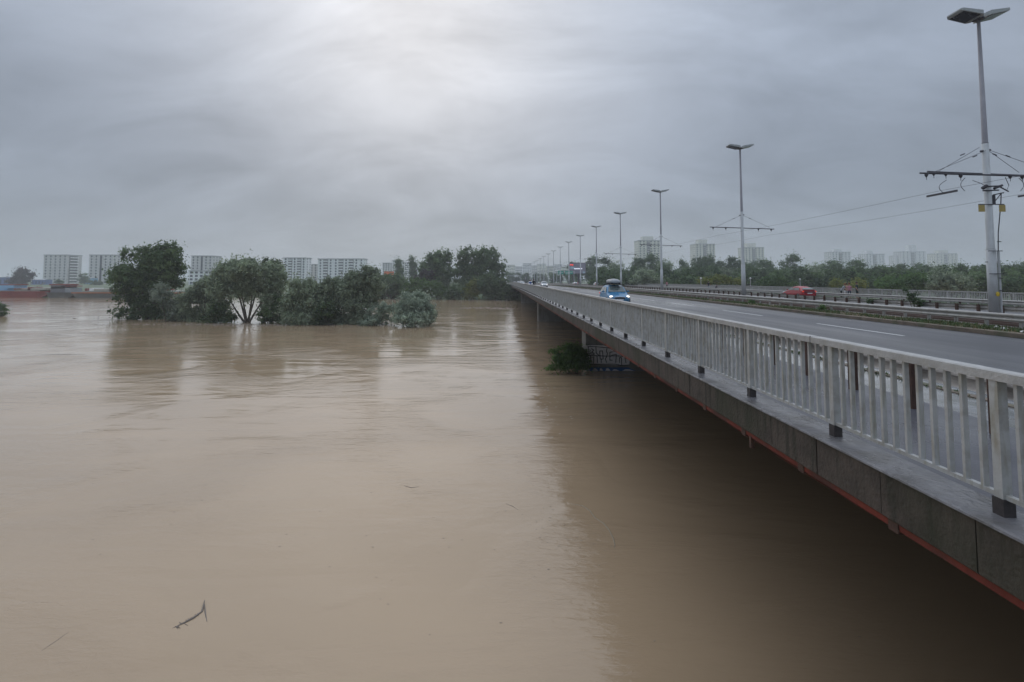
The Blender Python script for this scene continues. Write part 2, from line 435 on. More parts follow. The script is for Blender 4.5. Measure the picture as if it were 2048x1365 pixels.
def thing(name, label, cat, loc=(0, 0, 0), rz=0.0, group=None):
    o = bpy.data.objects.new(name, None); COL.objects.link(o); o.location = loc; o.rotation_euler = (0, 0, rz)
    o.empty_display_size = 0.2
    return tag(o, label, cat, group)


def copy_tree(o, parent=None):
    c = o.copy(); COL.objects.link(c); c.parent = parent
    for ch in o.children: copy_tree(ch, c)
    return c


def ordinal(n):
    names = ['first', 'second', 'third', 'fourth', 'fifth', 'sixth', 'seventh', 'eighth', 'ninth', 'tenth', 'eleventh', 'twelfth',
             'thirteenth', 'fourteenth', 'fifteenth', 'sixteenth', 'seventeenth', 'eighteenth', 'nineteenth', 'twentieth',
             'twenty-first', 'twenty-second', 'twenty-third', 'twenty-fourth', 'twenty-fifth', 'twenty-sixth', 'twenty-seventh', 'twenty-eighth', 'twenty-ninth', 'thirtieth']
    return names[n - 1]


# ------------------------------------------------------------------ bridge geometry
XR = 3.86          # near railing
BR_END = 188.0


def dz(Y):
    if Y < 0: return 0.0
    if Y <= BR_END: return -0.6 * (Y / 186.0) ** 2
    e0 = -0.6 * (BR_END / 186.0) ** 2
    return e0 - 0.0065 * min(Y - BR_END, 260.0)


def zd(x, Y):
    return EYE - 1.81 - 0.0103 * (x - XR) + dz(Y)


YS = [-24, -16, -8] + [y * 4.0 for y in range(0, 47)] + [BR_END]
YF = [BR_END, 200, 220, 240, 270, 300, 340, 380, 448, 520, 600, 750]


def strip(prof, ys):
    b = MB(); n = len(prof)
    for y in ys:
        for (x, o) in prof: b.v.append((x, y, zd(x, y) + o))
    for k in range(len(ys) - 1):
        for j in range(n - 1):
            a = k * n + j
            b.face((a, a + 1, a + 1 + n, a + n))
    return b


def beam(prof, ys):
    """closed profile swept along the deck"""
    b = MB()
    b.loft([[(x, y, zd(x, y) + o) for (x, o) in prof] for y in ys])
    return b


ALL = YS[:-1] + YF
# water and ground
wb = MB()
wb.v = [(-3000, -300, 0), (3000, -300, 0), (3000, 1200, 0), (-3000, 1200, 0)]; wb.face((0, 1, 2, 3))
wb.build('water', M['water'], kind='structure')

shore = [(-6000, 196), (-900, 190), (-300, 186), (-130, 184), (-60, 180), (-25, 172), (0, 163), (20, 160), (42, 158), (60, 120), (120, 100), (220, 95), (500, 85), (6000, 70)]
gb = MB(); rows = [(-2, -1.2), (0, 0.0), (7, 1.5), (40, 1.6), (300, 1.6), (1500, 1.6), (5900, 1.6)]
for (off, zg) in rows:
    for (x, y) in shore: gb.v.append((x, y + off, zg))
n = len(shore)
for k in range(len(rows) - 1):
    for j in range(n - 1):
        a = k * n + j; gb.face((a, a + 1, a + 1 + n, a + n))
gb.build('ground', M['bank'], kind='structure')

nb = MB(); rows = [(-5, -1.5), (-9, 0.2), (-22, 4.6), (-60, 4.9), (-400, 4.9)]
xs_ = (-6000, -400, -60, -5, 2, 45, 120, 6000)
for (yy, zg) in rows:
    for x in xs_: nb.v.append((x, yy, zg if x < 1 or x > 44 else min(zg, 4.2)))
for k in range(len(rows) - 1):
    for j in range(len(xs_) - 1):
        a = k * len(xs_) + j; nb.face((a, a + len(xs_), a + 1 + len(xs_), a + 1))
nb.build('unseen_shading_bank', M['bank'], kind='structure')  # unseen bank behind the camera, added to shade the water under the bridge

# road and pavement surfaces
road = strip([(7.5, -0.14), (18.3, -0.14)], ALL).build('road', M['asphalt'], kind='structure')
road2 = strip([(28.7, -0.14), (36.2, -0.14)], ALL).build('road', M['asphalt'], kind='structure')
strip([(4.05, 0.0), (6.3, 0.0)], ALL).build('sidewalk', M['walk'], kind='structure')
strip([(6.3, 0.0), (7.32, 0.0)], ALL).build('wet_verge', M['verge'], kind='structure')
strip([(7.503, -0.134), (8.25, -0.134)], YS[3:30]).build('gutter_puddle', M['verge'], kind='structure')
strip([(18.5, 0.0), (20.7, 0.02), ], ALL).build('median_strip', M['median'], kind='structure')
strip([(20.7, 0.02), (27.2, 0.02)], ALL).build('tram_bed', M['ballast'], kind='structure')
strip([(27.2, 0.02), (28.5, 0.0)], ALL).build('median_strip', M['median'], kind='structure')
strip([(36.4, 0.0), (40.1, 0.0)], ALL).build('sidewalk', M['walk'], kind='structure')
beam([(7.32, -0.2), (7.50, -0.2), (7.50, 0.0), (7.48, 0.015), (7.32, 0.015)], ALL).build('kerb', M['kerb'], kind='structure')
beam([(18.30, -0.2), (18.5, -0.2), (18.5, 0.03), (18.33, 0.03), (18.30, 0.0)], ALL).build('kerb', M['kerb'], kind='structure')
beam([(28.5, -0.2), (28.7, -0.2), (28.7, 0.0), (28.5, 0.03)], ALL).build('kerb', M['kerb'], kind='structure')
beam([(36.2, -0.2), (36.4, -0.2), (36.4, 0.02), (36.2, 0.0)], ALL).build('kerb', M['kerb'], kind='structure')
for xr in (21.15, 22.15, 25.4, 26.4):
    beam([(xr - 0.03, 0.0), (xr + 0.03, 0.0), (xr + 0.03, 0.12), (xr - 0.03, 0.12)], ALL).build('tram_rail', M['steel'], kind='structure')
# embankment carrying the road beyond the bridge
b = MB()
ys = YF
b.loft([[(3.5, y, zd(3.5, y) - 0.02), (3.5, y, zd(3.5, y) - 0.25), (-3, y, 1.45), (46, y, 1.45), (40.2, y, zd(40.2, y) - 0.25), (40.2, y, zd(40.2, y) - 0.25)] for y in ys], close=True)
b.v = [(x, y, z0 - (0.3 if z0 > 1.6 else 0)) for (x, y, z0) in b.v]
b.build('embankment', M['bank'], kind='structure')
# dashed lane markings
for (xl, y0) in ((14.5, -1.3), (11.1, 2.0), (32.4, 1.0)):
    par = road if xl < 20 else road2
    y = y0
    while y < 330:
        strip([(xl - 0.07, -0.135), (xl + 0.07, -0.135)], [y, y + 2.5, y + 5]).build('lane_dash', M['white'], par)
        y += 9.8

# the bridge itself
BR = thing('bridge', 'long concrete road bridge with red stained edge crossing the flooded river', 'bridge')
beam([(3.605, -0.022), (3.625, -0.03), (4.05, -0.16), (4.05, 0.0), (3.63, 0.004), (3.61, -0.006)], YS).build('edge_ledge', M['ledge'], BR)
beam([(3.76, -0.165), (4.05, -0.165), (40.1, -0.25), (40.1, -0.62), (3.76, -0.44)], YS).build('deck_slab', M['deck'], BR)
for gx in (6.6, 13.0, 19.5, 26.0, 32.5, 37.0):
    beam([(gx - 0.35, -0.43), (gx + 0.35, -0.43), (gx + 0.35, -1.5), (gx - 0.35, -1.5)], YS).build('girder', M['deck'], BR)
pr = random.Random(3)
Y = -5.0; step = 0.974
meshes = []
for k in range(4):
    q = MB()
    q.loft([[(0.0, y, -0.032), (0.10, y, -0.06), (0.13, y, -0.44), (0.012, y, -0.44), (0.0, y, -0.425)] for y in (0.006, step - 0.006)])
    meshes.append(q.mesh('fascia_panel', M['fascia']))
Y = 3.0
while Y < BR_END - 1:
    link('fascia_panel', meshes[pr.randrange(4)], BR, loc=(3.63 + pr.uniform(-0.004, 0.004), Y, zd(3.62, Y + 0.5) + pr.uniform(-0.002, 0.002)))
    Y += step
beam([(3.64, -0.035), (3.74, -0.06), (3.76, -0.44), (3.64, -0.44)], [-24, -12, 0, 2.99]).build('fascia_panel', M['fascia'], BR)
# red steel strip below the fascia, interrupted at the clamps, and the thin conduit
Y = 2.0
red = MB()
while Y < BR_END:
    L2 = 2.9
    for (a0, a1) in ((Y, Y + L2 * 0.5), (Y + L2 * 0.5, Y + L2 - 0.12)):
        red.loft([[(3.665, y, zd(3.7, y) - 0.442), (3.73, y, zd(3.7, y) - 0.442), (3.73, y, zd(3.7, y) - 0.50), (3.665, y, zd(3.7, y) - 0.51)] for y in (a0, a1)], cap=True)
    Y += L2
red.build('red_edge_strip', M['redsteel'], BR)
cl_me = MB().box(0, 0.10, 0, 0.12, -0.54, -0.442).mesh('strip_clamp', M['rust'])
Y = 4.78
while Y < 120:
    link('strip_clamp', cl_me, BR, loc=(3.655, Y, zd(3.7, Y))); Y += 1.45
MB().box(3.65, 3.70, 7.50, 7.56, zd(3.7, 7.5) - 0.66, zd(3.7, 7.5) - 0.50).box(3.70, 3.76, 7.50, 7.56, zd(3.7, 7.5) - 0.55, zd(3.7, 7.5) - 0.50).build('hanging_bracket', M['rust'], BR)
c = MB(); pts = [(3.80, y, zd(3.8, y) - 0.60 - 0.012 * math.sin(y * 1.1)) for y in [3 + 0.7 * k for k in range(60)]]
c.tube(pts, 0.006, 5).build('conduit', M['redsteel'], BR)

# piers
def pier(y0, th, lab, x0=6.5):
    ztop = zd(20, y0) - 1.62
    q = MB(); q.box(x0, 37.2, y0, y0 + th, -4, ztop)
    q.box(x0 + 0.12, 37.0, y0 + 0.1, y0 + th - 0.1, ztop, ztop + 0.14)
    return q.build('pier', M['concrete'], BR, label=lab)
pier(38.6, 1.9, 'wall pier with painted graffiti on its near face')
pier(82.5, 1.9, None, 6.2); pier(143, 2.0, None, 6.0)
MB().box(3.8, 40.0, -9.0, -7.5, -2, zd(20, 0) - 0.6).build('abutment', M['concrete'], BR)  # unseen wall behind the camera, added to block light under the deck
MB().box(3.7, 40.0, BR_END, BR_END + 2.0, -2, zd(20, BR_END) - 0.6).build('abutment', M['concrete'], BR)

# graffiti on the near face of the first pier (photo-zoom coordinates: 9.31 px per px)
GY = 38.6
def G(u, w, off):
    p = P(1080 + u / 9.31, 660 + w / 9.31, GY); return (p.x, GY - off, max(p.z, 0.02))
g = MB(); i = 0
g.quad(G(850, 290, .006), G(870, 640, .006), G(1660, 665, .006), G(1700, 290, .006))
g.build('graffiti_ground', M['gw'], BR)
g = MB()
def stroke(pts, w=13, off=.012):
    for (a0, a1) in zip(pts[:-1], pts[1:]):
        dx, dy = a1[0] - a0[0], a1[1] - a0[1]; l = math.hypot(dx, dy) or 1
        nx, ny = -dy / l * w / 2, dx / l * w / 2
        ex, ey = dx / l * w / 3, dy / l * w / 3
        stroke.k += 1
        o = off + 0.0007 * (stroke.k % 9)
        g.quad(G(a0[0] - ex + nx, a0[1] - ey + ny, o), G(a0[0] - ex - nx, a0[1] - ey - ny, o), G(a1[0] + ex - nx, a1[1] + ey - ny, o), G(a1[0] + ex + nx, a1[1] + ey + ny, o))
stroke.k = 0
for s_ in ([(890, 315), (1040, 315), (1200, 330), (1330, 345)], [(900, 320), (895, 440), (1010, 460)], [(1040, 320), (1045, 430), (1110, 490)],
           [(900, 478), (1080, 485), (1240, 490), (1420, 485), (1560, 495)], [(940, 490), (945, 560), (960, 610)], [(1000, 500), (1000, 600), (985, 640)],
           [(1060, 490), (1065, 560), (1070, 615)], [(1110, 395), (1165, 395), (1175, 545), (1120, 545), (1110, 395)], [(1140, 540), (1140, 615)],
           [(1245, 350), (1235, 400), (1255, 440), (1240, 500), (1215, 540), (1240, 610)], [(1300, 560), (1300, 420), (1350, 410)],
           [(1300, 500), (1350, 470), (1420, 460), (1410, 610)], [(1300, 565), (1345, 565)], [(1480, 610), (1480, 520), (1515, 520), (1520, 665)],
           [(1580, 530), (1600, 610)], [(900, 640), (1150, 640), (1400, 640), (1520, 665), (1660, 655)], [(960, 350), (1000, 380), (960, 420), (1010, 440)]):
    stroke(s_)
g.build('graffiti_letter', M['gk'], BR)
g = MB(); g.quad(G(930, 700, .010), G(930, 768, .010), G(1780, 768, .010), G(1640, 700, .010)); g.build('graffiti_band', M['gb'], BR)
g = MB()
for (u0, u1) in ((975, 1085), (1105, 1175), (1215, 1315), (1340, 1475), (1530, 1760)):
    g.quad(G(u0, 764, .02), G(u1, 764, .02), G(u0 + (u1 - u0) * 0.6, 728 - (u1 < 1400) * 20 + 10, .02), G(u0 + (u1 - u0) * 0.25, 725 - (u1 < 1400) * 20 + 10, .02))
g.build('graffiti_white_shape', M['gw'], BR)

# ------------------------------------------------------------------ near railing
RL = thing('railing', 'near grey painted balustrade railing along the left edge of the bridge', 'railing')
PS = 1.945; P0 = 3.975
posts = [P0 + PS * k for k in range(-3, 95)]
posts = [p for p in posts if p < BR_END + 1]
YR = [posts[0]] + [y for y in YS if y > posts[0] and y < posts[-1]] + [posts[-1]]
beam([(XR - 0.05, 1.022), (XR + 0.07, 1.022), (XR + 0.07, 1.09), (XR + 0.06, 1.10), (XR - 0.04, 1.10), (XR - 0.05, 1.09)], YR).build('top_rail', M['railtop'], RL)
joint = MB().box(-0.052, 0.072, -0.004, 0.004, 1.018, 1.101).mesh('rail_joint', M['foot'])
for p in posts[4:30:3]: link('rail_joint', joint, RL, loc=(XR, p + 0.35, zd(XR, p)))
beam([(XR - 0.022, 0.13), (XR + 0.022, 0.13), (XR + 0.022, 0.165), (XR - 0.022, 0.165)], YR).build('bottom_rail', M['paint'], RL)
post_me = MB().box(-0.04, 0.035, -0.035, 0.035, 0.13, 1.021).mesh('post', M['paint'])
foot_me = MB().box(-0.05, 0.045, -0.045, 0.045, 0.0, 0.132).mesh('post_foot', M['foot'])
for p in posts:
    o = link('post', post_me, RL, loc=(XR, p, zd(XR, p)))
    link('post_foot', foot_me, o)
bal_me = [MB().box(-0.021, 0.021 + e, -0.0145, 0.0145, 0.166, 1.021).mesh('baluster', M['paint']) for e in (0, .002)]
cnt = 0; rest = MB()
for a0, a1 in zip(posts[:-1], posts[1:]):
    for j in range(1, 13):
        y = a0 + (a1 - a0) * j / 13
        if y < 2.2: continue
        if cnt < 296:
            dx = random.uniform(-0.003, 0.003)
            o = link('baluster', bal_me[cnt % 2], RL, loc=(XR + dx, y, zd(XR, y)), rot=(0, 0, random.uniform(-0.06, 0.06))); cnt += 1
        else:
            z0 = zd(XR, y); rest.box(XR - 0.021, XR + 0.021, y - 0.0145, y + 0.0145, z0 + 0.166, z0 + 1.021)
rest.build('distant_balusters', M['paint'], RL, kind='stuff')

# ------------------------------------------------------------------ guardrails
def wprof(x, s, top, h=0.31, d=0.08):
    # corrugated two-wave beam, s = side it bulges to; closed thin profile
    f = [(0, 0), (0.9, 0.10), (1, 0.22), (0.8, 0.36), (0.1, 0.46), (0.1, 0.54), (0.8, 0.64), (1, 0.78), (0.9, 0.90), (0, 1)]
    outer = [(x + s * d * a, top - h * t) for a, t in f]
    inner = [(x + s * (d * a - 0.012), top - h * t) for a, t in reversed(f)]
    return outer + inner


def guardrail(x, s, top, y0, sp, yend, beam_mat, post_mat, label, pw=0.05, parts_to=150.0, cat='guardrail', yfar=None, hpost=None):
    t = thing('guardrail', label, cat)
    yv = [yy for yy in ALL if y0 < yy < yend]
    beam(wprof(x, s, top), [y0] + yv + [yend]).build('beam', beam_mat, t, smooth=False)
    hp = hpost or top - 0.02
    me = MB().box(-s * 0.0 - pw, pw, -0.05, 0.05, -0.02, hp).mesh('post', post_mat)
    sb = MB().box(-0.05, 0.05, -0.06, 0.06, top - 0.26, top - 0.04).mesh('spacer_block', post_mat)
    y = y0; rest = MB()
    while y < yend:
        if y < parts_to:
            o = link('post', me, t, loc=(x - s * (pw + 0.02), y, zd(x, y)))
        else:
            zz0 = zd(x, y); rest.box(x - s * (pw + 0.02) - pw, x - s * (pw + 0.02) + pw, y - 0.05, y + 0.05, zz0 - 0.02, zz0 + hp)
        y += sp
    if rest.v: rest.build('distant_posts', post_mat, t, kind='stuff')
    return t


guardrail(5.90, 1, 0.74, 3.62, 1.21, 186, M['cream'], M['rust'], 'pale guardrail on rusty posts between the near sidewalk and the road')
guardrail(20.0, -1, 0.60, 9.8, 1.40, 330, M['galv'], M['galv'], 'weathered steel guardrail along the weedy median beside the near lanes')
guardrail(27.6, 1, 0.55, 14.0, 1.385, 330, M['galv'], M['rust'], 'steel guardrail with stout rusty posts behind the tall lamp poles', pw=0.07, hpost=0.57)
guardrail(36.5, -1, 0.60, 18.0, 2.8, 330, M['galv'], M['rust'], 'dark low guardrail between the far lanes and the far sidewalk')

# far railing
FR = thing('railing', 'far grey balustrade railing on the right edge of the bridge, in front of the wood', 'railing')
XF = 39.95
beam([(XF - 0.05, 1.022), (XF + 0.07, 1.022), (XF + 0.07, 1.10), (XF - 0.05, 1.10)], ALL[2:58]).build('top_rail', M['railtop'], FR)
beam([(XF - 0.02, 0.13), (XF + 0.02, 0.13), (XF + 0.02, 0.165), (XF - 0.02, 0.165)], ALL[2:58]).build('bottom_rail', M['paint'], FR)
pm = MB().box(-0.045, 0.045, -0.045, 0.045, 0.0, 1.021).mesh('post', M['paint'])
rest = MB(); y = 20.0
while y < 210:
    link('post', pm, FR, loc=(XF, y, zd(XF, y)))
    for j in range(1, 13):
        yy = y + 1.945 * j / 13; z0 = zd(XF, yy)
        rest.box(XF - 0.021, XF + 0.021, yy - 0.02, yy + 0.02, z0 + 0.166, z0 + 1.021)
    y += 1.945
rest.build('balusters', M['paint'], FR, kind='stuff')

# ------------------------------------------------------------------ lamp poles with tram wire arms
LX = 23.8
def lamp_parts(t, near, arm):
    q = MB(); q.tube([(0, 0, 0.32), (0, 0, 3.4)], [0.20, 0.185], 16); q.build('lower_pole', M['pole'], t, smooth=True)
    q = MB(); q.tube([(0, 0, 0), (0, 0, 0.32)], [0.215, 0.21], 16); q.build('black_base', M['black'], t, smooth=True)
    q = MB(); q.tube([(0, 0, 3.4), (0, 0, 3.45), (0, 0, 8.6)], [0.185, 0.155, 0.135], 14); q.build('middle_pole', M['pole'], t, smooth=True)
    q = MB(); q.tube([(0, 0, 8.6), (0, 0, 8.65), (0, 0, 14.95)], [0.135, 0.12, 0.07], 12); q.build('upper_pole', M['pole_dark'], t, smooth=True)
    for s in (-1, 1):
        # flat luminaire, tips raised
        def ring(x, zc, hy, th): return [(s * x, -hy, zc - th / 2), (s * x, hy, zc - th / 2), (s * x, hy, zc + th / 2), (s * x, -hy, zc + th / 2)]
        q = MB(); q.loft([ring(0.08, 14.96, 0.34, 0.20), ring(0.20, 14.99, 0.50, 0.20), ring(1.12, 15.16, 0.46, 0.14), ring(1.22, 15.19, 0.38, 0.07)])
        o = q.build('lamp_head', M['lampshell'], t)
        q = MB(); e = 0.012
        q.hexa([(s * 0.28, -0.42, 14.900 - e), (s * 1.08, -0.40, 15.080 - e), (s * 1.08, 0.40, 15.080 - e), (s * 0.28, 0.42, 14.900 - e),
                (s * 0.28, -0.42, 14.935), (s * 1.08, -0.40, 15.10), (s * 1.08, 0.40, 15.10), (s * 0.28, 0.42, 14.935)])
        q.build('lamp_glass', M['lampglass'], o)
    MB().box(-0.14, 0.14, -0.2, 0.2, 14.82, 14.95).build('head_bracket', M['dark'], t)
    if arm:
        ah = 6.97
        for (yy, rise, hl) in (((-0.35, 0.0, 3.55), (0.45, 0.24, 2.5)) if arm == 2 else ((0.0, 0.0, 3.15),)):
            q = MB(); q.tube([(-hl, yy, ah + rise + 0.10), (hl, yy, ah + rise - 0.10)], 0.04 if arm == 1 else 0.042, 8)
            for xx in (-hl + 0.3, -1.6, 1.6, hl - 0.3):
                zc = ah + rise - 0.10 * xx / hl
                q.tube([(xx, yy, zc), (xx, yy, zc - 0.09), (xx, yy, zc - 0.2)], [0.07, 0.08, 0.02], 8)
                q.tube([(xx, yy, zc - 0.2), (xx, yy, zc - 0.32)], 0.012, 5)
            q.build('wire_arm', M['dark'], t)
            if arm == 2 or near:
                q = MB()
                for s in (-1, 1):
                    q.tube([(s * 0.12, yy * 0.4, ah + rise + 1.25), (s * (hl - 0.45), yy, ah + rise + 0.06)], 0.011, 5)
                    q.tube([(s * 0.9, yy * 0.8, ah + rise + 0.90), (s * 0.7, yy * 0.8, ah + rise + 0.98)], 0.028, 6)
                q.build('stay_wire', M['dark'], t)
        q = MB(); q.tube([(-0.24, 0, ah + 1.25), (0.24, 0, ah + 1.32)], 0.05, 8); q.build('stay_clamp', M['dark'], t)
    q = MB(); q.box(-0.3, 0.3, -0.02, 0.02, 2.78, 2.81); q.build('cable_bracket', M['dark'], t)


NL = 22
lamp1 = thing('street_lamp', 'tallest nearest street lamp pole at the right edge, carrying double tram wire arms', 'street lamp', (LX, 24.5, 0), group='twin headed lamp poles along the median')
lamp_parts(lamp1, True, 2)
# extra equipment of the first pole
q = MB(); q.tube([(0.24, -0.12, 0.3), (0.24, -0.12, 3.3)], 0.05, 8); q.build('conduit_pipe', M['pole'], lamp1)
q = MB(); q.tube([(0.24, -0.12, 3.3), (0.27, -0.14, 4.2), (0.46, -0.15, 5.6), (0.5, -0.16, 6.15)], 0.022, 6); q.build('feeder_cable', M['dark'], lamp1)
q = MB(); q.box(-0.62, 0.62, -0.17, -0.13, 5.56, 5.60); q.build('plate_bar', M['dark'], lamp1)
for s in (-1, 1):
    MB().box(s * 0.50 - 0.15, s * 0.50 + 0.15, -0.18, -0.16, 5.22, 5.55).build('yellow_plate', M['yellow'], lamp1)
q = MB()
for zz_ in (6.45, 6.25): q.tube([(-0.36, -0.14, zz_), (0.4, -0.14, zz_ + 0.03)], 0.035, 8)
q.tube([(-0.36, -0.12, 6.36), (-0.18, -0.17, 6.5)], 0.08, 8); q.tube([(0.18, -0.15, 6.36), (0.62, -0.1, 6.52)], 0.06, 8); q.tube([(0.5, -0.1, 6.45), (0.92, -0.1, 6.22)], 0.03, 6)
q.box(0.13, 0.27, -0.1, 0.05, 5.6, 6.05); q.tube([(0.2, -0.1, 5.7), (0.5, -0.14, 6.1)], 0.018, 6); q.tube([(0.15, -0.12, 6.05), (0.62, -0.16, 6.15)], 0.03, 6)
q.build('insulator_bracket', M['dark'], lamp1)
q = MB()
for s in (-1, 1):
    def arc(x0, z0, x1, z1, bow):
        return [(x0 + (x1 - x0) * k / 8 + bow * math.sin(math.pi * k / 8), -0.25, z0 + (z1 - z0) * k / 8) for k in range(9)]
    q.tube(arc(s * 2.2, 6.75, s * 2.35, 6.10, -0.3 * (1 if s < 0 else -1)), 0.014, 5)
    q.tube(arc(s * 1.3, 6.85, s * 1.35, 6.22, -0.2 * (1 if s < 0 else -1)), 0.014, 5)
q.tube([(-0.9, -0.2, 6.74), (-0.5, -0.2, 6.6), (-0.25, -0.2, 6.45)], 0.014, 5); q.tube([(0.7, -0.2, 6.9), (0.85, -0.2, 6.5), (0.75, -0.2, 6.3)], 0.014, 5)
q.build('jumper_cable', M['dark'], lamp1)
for s in (-1, 1):
    q = MB(); q.tube([(s * 2.3 + 0.25 * (-1 if s < 0 else 1) * 0, -0.9, 6.10), (s * 2.3, 0.8, 6.10)], 0.03, 8); q.box(s * 2.3 - 0.02, s * 2.3 + 0.02, -0.9, 0.8, 6.1, 6.17)
    q.build('section_insulator', M['dark'], lamp1)
q = MB()
for zz_ in (2.2, 3.3): q.box(-0.34, 0.34, -0.24, -0.21, zz_, zz_ + 0.035)
for zz_ in (1.4, 2.0, 3.75): q.box(0.16, 0.34, -0.20, -0.16, zz_, zz_ + 0.035)
q.build('pipe_clip', M['dark'], lamp1)
q = MB(); q.ellipsoid((0.02, -0.215, 1.25), (0.10, 0.02, 0.12), 12, 6); q.build('warning_sticker', M['bright_yellow'], lamp1)
lamp1.location.z = zd(LX, 24.5) + 0.02
lamp2 = thing('street_lamp', 'second street lamp pole from the right, with a tram wire cross arm', 'street lamp', (LX, 24.5 + 25.05, 0), group='twin headed lamp poles along the median')
lamp_parts(lamp2, True, 1); lamp2.location.z = zd(LX, lamp2.location.y) + 0.02
for k in range(2, NL):
    o = copy_tree(lamp2); y = 24.5 + 25.05 * k; o.location = (LX, y, zd(LX, y) + 0.02)
    o['label'] = '%s street lamp pole from the right in the row along the median' % ordinal(k + 1)
# overhead wires
def wire(x, name, lab, zc=EYE + 4.25, y0=2.0, y1=24.5 + 25.05 * 12, r=0.007):
    q = MB(); pts = []
    y = y0
    ky = [24.5 + 25.05 * k for k in range(-1, 14)]
    ky = [v_ for v_ in ky if v_ <= y1]
    for a0, a1 in zip(ky[:-1], ky[1:]):
        for j in range(6):
            yy = a0 + (a1 - a0) * j / 6; tt = j / 6
            pts.append((x, yy, zc + dz(yy) - 0.10 * 4 * tt * (1 - tt)))
    q.tube(pts, r, 5).build(name, M['dark'], label=lab, cat='wire')
wire(21.35, 'contact_wire', 'upper tram contact wire running along the left side of the lamp poles')
wire(26.25, 'contact_wire', 'lower tram contact wire running along the right side of the lamp poles')

# ------------------------------------------------------------------ vehicles
def car(label, paint, loc, rz, L_=3.9, kind='hatch', lit=False, group=None, box=False, plate_front=True, detail=True):
    """front faces -Y of the car's own frame"""
    t = thing('parked_car' if False else 'car', label, 'car', loc, rz, group)
    k = L_ / 3.9
    st = [(-1.95, .56, .34, .60), (-1.86, .70, .24, .66), (-1.65, .80, .20, .74), (-1.30, .85, .19, .83), (-0.98, .86, .19, .92), (-0.3, .87, .19, .95),
          (0.6, .87, .19, .97), (1.3, .86, .19, 1.0), (1.7, .82, .22, .98), (1.88, .74, .28, .90), (1.95, .62, .38, .78)]
    q = MB(); rings = []
    for (y, w, zb, zt) in st:
        rings.append([(-w * .86, y * k, zb), (w * .86, y * k, zb), (w * .98, y * k, zb + .12), (w, y * k, (zb + zt) / 2), (w * .93, y * k, zt - .06), (w * .82, y * k, zt), (0, y * k, zt + .045),
                      (-w * .82, y * k, zt), (-w * .93, y * k, zt - .06), (-w, y * k, (zb + zt) / 2), (-w * .98, y * k, zb + .12)])
    q.loft(rings)
    # cabin
    if kind == 'hatch': cab = [(-1.02, .70, .90, .93), (-0.42, .62, .93, 1.40), (0.0, .58, .95, 1.49), (0.8, .58, .95, 1.50), (1.35, .56, .95, 1.44), (1.80, .66, .95, 1.02)]
    else: cab = [(-0.85, .70, .90, .93), (-0.20, .60, .93, 1.33), (0.2, .57, .95, 1.41), (0.75, .57, .95, 1.40), (1.3, .55, .95, 1.24), (1.86, .62, .93, 1.0)]
    rings = []
    for (y, w, z0, z1) in cab:
        hf = (z1 - .93) / .55
        rings.append([(-.80, y * k, z0 - .03), (-.78, y * k, z0), (-(.78 - (.78 - w) * min(1, hf)), y * k, z1 - .05), (-w * .8, y * k, z1), (0, y * k, z1 + .03), (w * .8, y * k, z1),
                      ((.78 - (.78 - w) * min(1, hf)), y * k, z1 - .05), (.78, y * k, z0), (.80, y * k, z0 - .03)])
    q.loft(rings)
    q.build('body', paint, t, smooth=False)
    # glass: windscreen, rear window, side windows, standing a centimetre proud
    def gl(i, j, e0, e1, nm):
        (ya, wa, _, za), (yb, wb, _, zb) = cab[i], cab[j]
        sgn = -1 if nm == 'windscreen' else 1
        o_ = 0.018
        q = MB(); a0 = ya + (yb - ya) * e0; b0 = ya + (yb - ya) * e1
        zA = za + (zb - za) * e0 + .045; zB = za + (zb - za) * e1 + .045
        q.quad((-.66, a0 * k + sgn * o_, zA), (.66, a0 * k + sgn * o_, zA), (wb * .86, b0 * k + sgn * o_, zB), (-wb * .86, b0 * k + sgn * o_, zB))
        n4 = len(q.v); q.v += [(x, y - sgn * .03, z0 - .03) for (x, y, z0) in q.v[:4]]
        for f_ in ((0, 1, 5, 4), (1, 2, 6, 5), (2, 3, 7, 6), (3, 0, 4, 7), (7, 6, 5, 4)): q.face(f_)
        q.build(nm, M['carglass'], t)
    gl(0, 1, .08, .93, 'windscreen')
    gl(5, 4, .15, .85, 'rear_window')
    for s in (-1, 1):
        for (y0, y1, y2, y3) in ((-.72, -.28, .28, .28), (.36, .36, 1.12, 1.38)):
            q = MB(); zt = 1.33 if kind == 'hatch' else 1.25
            q.quad((s * .80, y0 * k, .98), (s * .80, y3 * k, .98), (s * .675, y2 * k, zt), (s * .675, y1 * k, zt))
            q.build('side_window', M['carglass'], t)
        # mirrors
        q = MB(); q.ellipsoid((s * .96, -.55 * k, 1.02), (.10, .05, .07), 8, 5); q.build('mirror', paint, t)
        # lamps
        q = MB(); q.ellipsoid((s * .62, -1.80 * k, .66), (.15, .10, .085), 10, 6); q.build('headlight', M['headlamp'] if lit else M['headoff'], t, smooth=True)
        q = MB(); q.ellipsoid((s * .68, 1.86 * k, .84), (.14, .07, .08), 8, 5); q.build('tail_light', M['tail'], t)
        for yw in (-1.22, 1.22):
            q = MB(); x0, x1 = s * .70, s * .885
            q.tube([(x0, yw * k, .31), (x1, yw * k, .31)], .31, 16); w = q.build('wheel', M['tyre'], t)
            q = MB(); q.tube([(x1, yw * k, .31), (x1 + s * .012, yw * k, .31)], .19, 12); q.build('rim', M['rim'], w)
    q = MB(); q.hexa([(-.36, -1.975 * k, .50), (.36, -1.975 * k, .50), (.36, -1.9 * k, .50), (-.36, -1.9 * k, .50), (-.38, -1.955 * k, .62), (.38, -1.955 * k, .62), (.38, -1.85 * k, .62), (-.38, -1.85 * k, .62)]); q.build('grille', M['black'], t)
